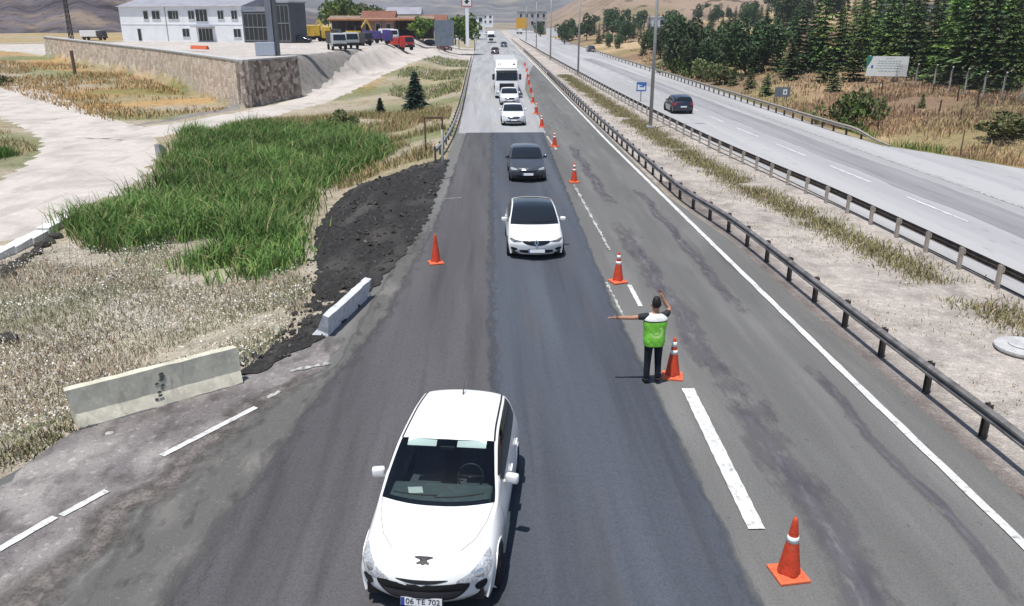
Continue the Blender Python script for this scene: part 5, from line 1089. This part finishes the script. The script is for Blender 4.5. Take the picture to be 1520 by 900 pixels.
# pale flowering weeds, near left
weed_poly = [(-30, 14), (-9.6, 10.5), (-8.7, 12.9), (-8.35, 14.9), (-5.7, 17.2), (-5.1, 21), (-5.9, 25), (-7.0, 28), (-9.4, 27.2), (-11.5, 29.5), (-13.2, 33), (-15.2, 31.2), (-17.3, 32.6), (-18.5, 30), (-18.2, 26), (-24, 20)]
W0 = inpoly(weed_poly, 110000)+rng.normal(0, .15, (110000, 2)); W1 = clump(W0[:74000], .55, .22, 3); W2 = clump(W0[74000:], .9, .40, 6)
dens_ = nz(W1[:, 0], W1[:, 1], .8, 11); gre = (nz(W1[:, 0], W1[:, 1], .6, 4)+rng.uniform(-.2, .2, len(W1)) > .55)
wh = rng.uniform(.05, .26, len(W1))*(.6+1.0*dens_)+np.where(rng.random(len(W1)) < .05, .22, 0)
wc = np.where(gre[:, None], cmix(len(W1), [(.25, .27, .15), (.33, .33, .22), (.16, .18, .08), (.42, .38, .28)], [3, 3, 2, 2]), cmix(len(W1), [(.52, .47, .38), (.44, .39, .29), (.30, .25, .16), (.13, .11, .07), (.42, .28, .17)], [3, 3, 2, 1.2, 1]))
stuff('pale_flowering_weeds', [blades(W1, wh, .024, 1.15, wc),
      flecks(W2, rng.uniform(.10, .36, len(W2)), rng.uniform(.012, .042, len(W2)), cmix(len(W2), [(.68, .66, .60), (.60, .56, .47), (.45, .41, .33), (.26, .26, .13)], [4, 3, 2, 1]))])
W3 = clump(inpoly([(-9.2, 10), (-8.3, 13.5), (-8.2, 14.2), (-5.6, 16.5), (-5.75, 16.8), (-8.5, 14.9), (-10, 12)], 2500), 2.0, .45); stuff('roadside_weeds', [blades(W3, rng.uniform(.06, .22, len(W3)), .025, 1, cmix(len(W3), [(.3, .25, .15), (.13, .15, .05), (.08, .07, .045)], [2, 2, 2]))])
# far-left golden grass and green verge of the track
G1 = clump(inpoly([(-34, 75), (-26.5, 86), (-44, 113), (-74, 146), (-95, 120), (-60, 105)], 15000), .22, .34, 1); G2 = clump(inpoly([(-33, 48), (-31.5, 58), (-37, 66), (-48, 76), (-60, 70), (-50, 48)], 9000), .4, .35, 1); G3 = inpoly([(-34, 50), (-32, 56.5), (-38, 60), (-42, 54)], 6000)
stuff('golden_grass', [blades(G1, rng.uniform(.2, .6, len(G1)), .09, .9, cmix(len(G1), [(.46, .29, .12), (.42, .25, .1), (.4, .32, .18), (.2, .2, .08)], [4, 3, 2, 1])), blades(G2, rng.uniform(.2, .6, len(G2)), .07, .9, cmix(len(G2), [(.42, .34, .18), (.2, .22, .08), (.36, .27, .14)], [3, 1, 2])), blades(G3, rng.uniform(.4, .9, len(G3)), .06, .6, cmix(len(G3), [(.09, .19, .035), (.14, .22, .06)], [2, 1]))])
G4 = clump(inpoly([(-12, 100), (-3, 90), (-3.4, 160), (-9, 160), (-13, 128)], 7000), .25, .4, 2); stuff('verge_grass', [blades(G4, rng.uniform(.2, .6, len(G4)), .1, .9, cmix(len(G4), [(.15, .21, .07), (.33, .3, .18), (.4, .3, .17)], [3, 2, 1]))])
# weeds along the middle of the median
my = rng.uniform(14, 120, 48000); mx = np.interp(my, [14, 19, 26, 35, 46, 60, 90, 120], [14.6, 14.25, 13.6, 12.7, 11.9, 11.6, 11.2, 11.0])+rng.normal(0, .5, len(my)); Mm = np.stack([mx, my], 1); Mm = clump(Mm, 1.0, .27, 2)
stuff('median_weeds', [blades(Mm, rng.uniform(.06, .3, len(Mm)), .03, 1.1, cmix(len(Mm), [(.27, .24, .11), (.19, .2, .08), (.38, .3, .17), (.17, .13, .09)], [3, 3, 2, 2]))])
M2 = clump(np.stack([rng.uniform(9.8, 14.8, 9000), rng.uniform(10, 80, 9000)], 1), .8, .62, 6); stuff('median_tufts', [blades(M2, rng.uniform(.03, .14, len(M2)), .025, 1.2, cmix(len(M2), [(.3, .25, .14), (.2, .2, .09), (.38, .3, .19)], [2, 1, 2]))])
# dry grass on the right bank
Rg = inpoly([(29.5, 42), (27.5, 47), (26.2, 51), (26.2, 64), (30, 82), (50, 84), (52, 44), (40, 38)], 30000); Rg = clump(Rg, .35, .33, 5)
near_e = np.clip((Rg[:, 0]-np.array([float(erx(y)) for y in Rg[:, 1]]))/12, 0, 1)
cA = cmix(len(Rg), [(.5, .36, .2), (.46, .31, .17), (.38, .24, .14)], [3, 2, 2]); cB = cmix(len(Rg), [(.27, .18, .12), (.35, .24, .15), (.2, .13, .09), (.2, .19, .08)], [3, 2, 2, 1]); cg = cmix(len(Rg), [(.15, .21, .05)], [1])
cR = np.where((rng.uniform(size=len(Rg)) < near_e)[:, None], cB, cA); gm_ = (near_e < .22) & (nz(Rg[:, 0], Rg[:, 1], .5, 8) > .5); cR = np.where(gm_[:, None], cg, cR)
stuff('dry_bank_grass', [blades(Rg, rng.uniform(.2, .65, len(Rg))*(1.25-.5*near_e), .055, .8, cR)])
Rh = clump(inpoly([(26.4, 64), (27, 130), (34, 200), (95, 200), (70, 110), (50, 84), (30, 82)], 20000), .2, .36, 5); stuff('hillside_grass', [blades(Rh, rng.uniform(.2, .6, len(Rh)), .12, .8, cmix(len(Rh), [(.5, .36, .22), (.36, .25, .15), (.24, .17, .11), (.2, .2, .08)], [3, 3, 2, 1.4]))])

# trees: a few master crowns shared by many individuals
def conifer_mesh(seed, h, spread, cols, tiers, dens=1.0, bottom=.06, up=.0):
    r = np.random.default_rng(seed); V = []; F = []; Cc = []
    for i in range(tiers):
        f = i/(tiers-1); z = h*(bottom+(1-bottom)*f**.94); L = spread*(1-f)**.85*(1+.16*math.sin(i*2.3+seed))+.14
        nb = max(6, int((17-8*f)*dens)); ph = r.uniform(0, 6.28)
        for b in range(nb):
            if r.random() < .08 and f < .8: continue
            th = ph+2*np.pi*(b+r.uniform(-.3, .3))/nb; l = L*r.uniform(.6, 1.18); zz = z+r.normal()*.10*h/tiers
            tone = np.array(cols[r.integers(len(cols))])*r.uniform(.7, 1.3); ns = max(3, int(l/.28))
            for s in range(ns):
                t = (s+.7)/ns; c = np.array([math.cos(th)*l*t, math.sin(th)*l*t, zz-(.30-up)*l*t*t+.10*l*t])
                w_ = (.20+.15*l*(1-.6*t))*r.uniform(.8, 1.2)
                for q in range(4):
                    az = th+r.choice([-1, 1])*r.uniform(.2, 1.1); a = np.array([math.cos(az), math.sin(az), r.uniform(-.45, .15)]); bb = np.array([-math.sin(az), math.cos(az), r.uniform(-.4, .4)]); cc = c+r.normal(size=3)*w_*np.array([.3, .3, .16]); k = len(V)
                    V += [cc-a*w_*.5, cc-bb*w_*.34, cc+a*w_*1.15, cc+bb*w_*.34]; F += [[k, k+1, k+2], [k, k+2, k+3]]; cl = tone*r.uniform(.75, 1.25); Cc += [cl*.9, cl, cl*1.25, cl]
    return colmesh('crown', np.array(V), np.array(F), np.array(Cc), needle_m)
def bushy_mesh(seed, rx, rz, cols, n, leaf=.16, cz=None):
    r = np.random.default_rng(seed); V = []; F = []; Cc = []; K = [(r.normal(size=3)*np.array([rx*.45, rx*.45, rz*.38])) for _ in range(14)]
    for i in range(n):
        k0 = K[r.integers(14)]; d = r.normal(size=3); d /= np.linalg.norm(d); c = k0+d*r.uniform(.45, 1)**.5*np.array([rx*.48, rx*.48, rz*.45]); c[2] = max(c[2]+(cz if cz else rz), .05)
        a = r.normal(size=3); a /= np.linalg.norm(a); b = np.cross(a, r.normal(size=3)); b /= np.linalg.norm(b); s = leaf*r.uniform(.6, 1.4); k = len(V)
        V += [c-a*s, c-b*s*.6, c+a*s, c+b*s*.6]; F += [[k, k+1, k+2], [k, k+2, k+3]]; cl = np.array(cols[(abs(int(k0[0]*97))+int(r.random()*1.4)) % len(cols)])*r.uniform(.7, 1.3); Cc += [cl]*4
    return colmesh('crown', np.array(V), np.array(F), np.array(Cc), needle_m)
def trunk_mesh(h, r0):
    m = MB(); m.tube([(0, 0, -.4), (0, 0, h*.4), (0, 0, h*.96)], [r0, r0*.65, .02], 7)
    for k in range(9):
        z = h*(.15+.08*k); a = k*2.4; l = h*.13*(1-k/11); m.tube([(0, 0, z), (math.cos(a)*l, math.sin(a)*l, z+.05)], [r0*.3, .015], 4, False)
    me = m.mesh('trunk'); me.materials.append(bark_m); return me
spruce_c = [(.07, .13, .05), (.095, .17, .06), (.125, .2, .07), (.12, .14, .075)]; light_c = [(.17, .27, .07), (.22, .33, .08), (.13, .22, .065)]; dark_c = [(.055, .1, .045), (.08, .135, .06), (.1, .125, .07)]; olive_c = [(.12, .14, .055), (.16, .165, .07), (.09, .115, .045)]
TREES = {}
def deft(key, crown, h, r0): TREES[key] = (crown, trunk_mesh(h, r0), h)
for k in range(3):
    deft('spruce%d' % k, conifer_mesh(k, 10, 2.3, spruce_c, 17, 1.2), 10, .17); deft('light%d' % k, conifer_mesh(10+k, 10, 2.5, light_c+spruce_c[:1], 16, 1.15), 10, .17); deft('dark%d' % k, conifer_mesh(20+k, 10, 2.3, dark_c, 17, 1.2), 10, .17)
for k in range(3): deft('pine%d' % k, bushy_mesh(30+k, 2.6, 3.0, [(.04, .075, .035), (.06, .105, .045), (.075, .1, .055), (.055, .1, .04)], 2200, .24, 3.6), 5, .15)
for k in range(2): deft('young%d' % k, conifer_mesh(40+k, 4, 1.0, olive_c+spruce_c, 12, 1.2, .04, .25), 4, .08)
for k in range(2): deft('shrub%d' % k, bushy_mesh(50+k, 1.5, 1.1, olive_c+[(.06, .1, .025)], 1300, .14, 1.0), 1.6, .07)
deft('leafy', bushy_mesh(60, 2.5, 2.2, [(.1, .17, .03), (.07, .12, .03), (.15, .2, .04)], 1300, .3, 3.0), 4.5, .16)
deft('bluespruce', conifer_mesh(70, 4, 1.35, [(.022, .05, .032), (.03, .065, .042), (.018, .035, .025)], 18, 1.5, .03), 4, .1)
def tree(nm, key, pos, h, label, group=None, wide=1.0, cat='tree'):
    cr, tk, h0 = TREES[key]; s = h/h0; t = thing(nm, label, cat, (pos.x, pos.y, pos.z-.05), rnd.uniform(0, 6.28), group); t.scale = (s*wide, s*wide, s)
    o = bpy.data.objects.new('crown', cr); C.objects.link(o); o.parent = t; o = bpy.data.objects.new('trunk', tk); C.objects.link(o); o.parent = t; return t
tree('spruce_tree', 'bluespruce', at(617, 164), 3.7, 'single dark green spruce standing alone in the dry verge left of the road', None, 1.0)
tree('young_spruce', 'bluespruce', at(565, 172), 1.7, 'small dark young spruce left of the single larger spruce', None)
tree('shrub', 'shrub1', at(512, 190), 1.1, 'low olive shrub at the upper edge of the green reeds', None, 1.2, 'shrub')
tree('shrub', 'shrub0', at(2, 128), 1.2, 'dark shrub cut by the left edge above the track', None, 1, 'shrub')
tree('leafy_shrub', 'shrub0', at(1267, 194), 2.7, 'large round dark green shrub just behind the sloped end of the right guard rail', None, .66, 'shrub')
tree('leafy_shrub', 'shrub1', at(1500, 203), 1.1, 'low wide olive shrub in the dry grass at the right edge', None, 1.6, 'shrub')
for px, py, h, lab in ((1137, 142, 2.4, 'rounded olive bush left of the dark blue roadside sign'), (1236, 136, 2.6, 'young olive conifer between the roadside sign and the large round shrub'), (1224, 122, 3.6, 'young conifer behind the olive one left of the billboard'), (1266, 120, 4.4, 'bushy conifer touching the left side of the billboard'), (1172, 118, 4.2, 'narrow young conifer above the dark blue roadside sign'), (1088, 128, 2.2, 'small pale green bush behind the right guard rail at the edge of the dark pines'), (1303, 178, 1.3, 'tiny conifer seedling right of the large round shrub'), (1368, 160, 1.1, 'tiny seedling in the dry grass below the fence'), (1113, 132, 2.4, 'small round bush between the pale green bush and the roadside sign')):
    tree('young_conifer' if h > 1.2 else 'seedling', 'young%d' % (int(px) % 2), at(px, py), h, lab, None, 1.15)
def belt(region, n, keys, hr, label, group, wide=1.0, mind=10):
    pts = []; tries = 0; xs_ = [p[0] for p in region]; ys_ = [p[1] for p in region]
    pp = inpoly(region, n*30)
    for px, py in pp:
        if len(pts) >= n: break
        if all(abs(px-a)+2.2*abs(py-b) > mind for a, b in pts): pts.append((px, py))
    pts.sort(key=lambda p: p[1])
    for px, py in pts: tree('conifer_tree', keys[rnd.randrange(len(keys))], at(px, py), rnd.uniform(*hr), label, group, wide*rnd.uniform(.85, 1.15))
belt([(948, 76), (985, 112), (1040, 118), (1092, 122), (1150, 112), (1150, 96), (1070, 88), (1000, 70)], 30, ['pine0', 'pine1', 'pine2', 'dark0', 'light1'], (3.4, 5.6), 'dark rounded pine in the dense clump beside the opposite carriageway', 'dense pines beside the opposite carriageway', 1.0, 16)
belt([(1180, 100), (1175, 116), (1275, 110), (1330, 112), (1440, 134), (1519, 140), (1519, 112), (1300, 88)], 26, ['spruce0', 'spruce1', 'light0', 'light1', 'light2', 'dark0', 'spruce2'], (7.5, 11), 'tall conifer in the planted wood behind the fence and the billboard', 'tall conifers behind the fence', 1.0, 24)
belt([(1215, 74), (1200, 98), (1519, 112), (1519, 60), (1340, 52)], 24, ['spruce0', 'dark1', 'light0', 'light2', 'dark0', 'spruce2'], (8, 12.5), 'conifer deeper in the planted wood at the upper right', 'conifers deeper in the wood', 1.0, 26)
belt([(868, 62), (900, 68), (945, 62), (975, 46), (1180, 40), (1190, 26), (960, 24), (880, 34)], 66, ['dark0', 'pine0', 'pine1', 'dark2', 'spruce1'], (4, 7), 'dark conifer in the far belt of woods along the right hillside', 'far belt of conifers on the right hillside', 1.05, 15)
belt([(1100, 20), (1210, 34), (1519, 48), (1519, 16), (1150, 14)], 40, ['dark0', 'dark1', 'spruce1', 'pine2', 'light1'], (6, 9), 'conifer on the far slope at the top right of the wood', 'conifers on the far slope', 1.0, 20)
belt([(1085, 38), (1190, 66), (1212, 40), (1190, 14), (1090, 18)], 22, ['dark0', 'spruce1', 'pine0', 'dark2'], (5, 8), 'conifer on the rising ground between the pine clump and the tall wood', 'conifers between the pine clump and the tall wood', 1.05, 14)
belt([(1085, 92), (1100, 104), (1190, 108), (1190, 92)], 9, ['young0', 'young1'], (3.2, 4.8), 'slim young conifer standing on the open dry slope right of the dense pines', 'slim young conifers on the open dry slope', .9, 18)
for px, py, h, lab in ((1040, 122, 2.6, 'round green bush at the foot of the dense pines by the guard rail'), (1068, 126, 2.2, 'pale round bush next to the dense pines just behind the guard rail'), (1010, 112, 2.8, 'dark round bush at the left foot of the dense pines')):
    tree('shrub', 'shrub%d' % (px % 2), at(px, py), h, lab, None, .8, 'shrub')
for px, py, h, lab in ((690, 62, 5, 'leafy green tree beside the white pylon at the left of the far road'), (676, 64, 4, 'low leafy tree under the grey sign panel'), (500, 40, 6.5, 'bright green tree rising behind the orange edged shed'), (525, 40, 5.5, 'second bright green tree behind the orange edged shed'), (556, 42, 5, 'smaller tree behind the right end of the shed'), (628, 58, 4, 'dark tree between the grey building and the road')):
    q = dep(px, py, 235 if px < 560 else 190); tree('leafy_tree', 'leafy', q, h, lab, None, 1.1)
for px, py, h, lab in ((802, 55, 5, 'round dark tree left of the white roadside board'), (838, 66, 5, 'dark tree right of the white roadside board'), (850, 60, 6, 'tall dark tree at the near end of the far pine belt'), (920, 72, 3, 'small dark bush on the golden bank'), (905, 70, 3, 'another small dark bush on the golden bank nearer the road')):
    tree('pine_tree', 'pine%d' % (px % 3), at(px, py), h, lab, None, 1)
# ------------------------------------------------------------------ thin summer haze over the whole valley
hm = bpy.data.materials.new('haze_air'); hm.use_nodes = True; t = hm.node_tree; t.nodes.remove(t.nodes['Principled BSDF'])
pv = t.nodes.new('ShaderNodeVolumePrincipled'); pv.inputs['Color'].default_value = (.82, .88, 1, 1); pv.inputs['Density'].default_value = .00018
t.links.new(pv.outputs[0], t.nodes['Material Output'].inputs['Volume'])
m = MB(); m.box((0, 2000, 190), (7400, 5200, 420)); o = m.build('haze', hm); setp(o, kind='stuff')
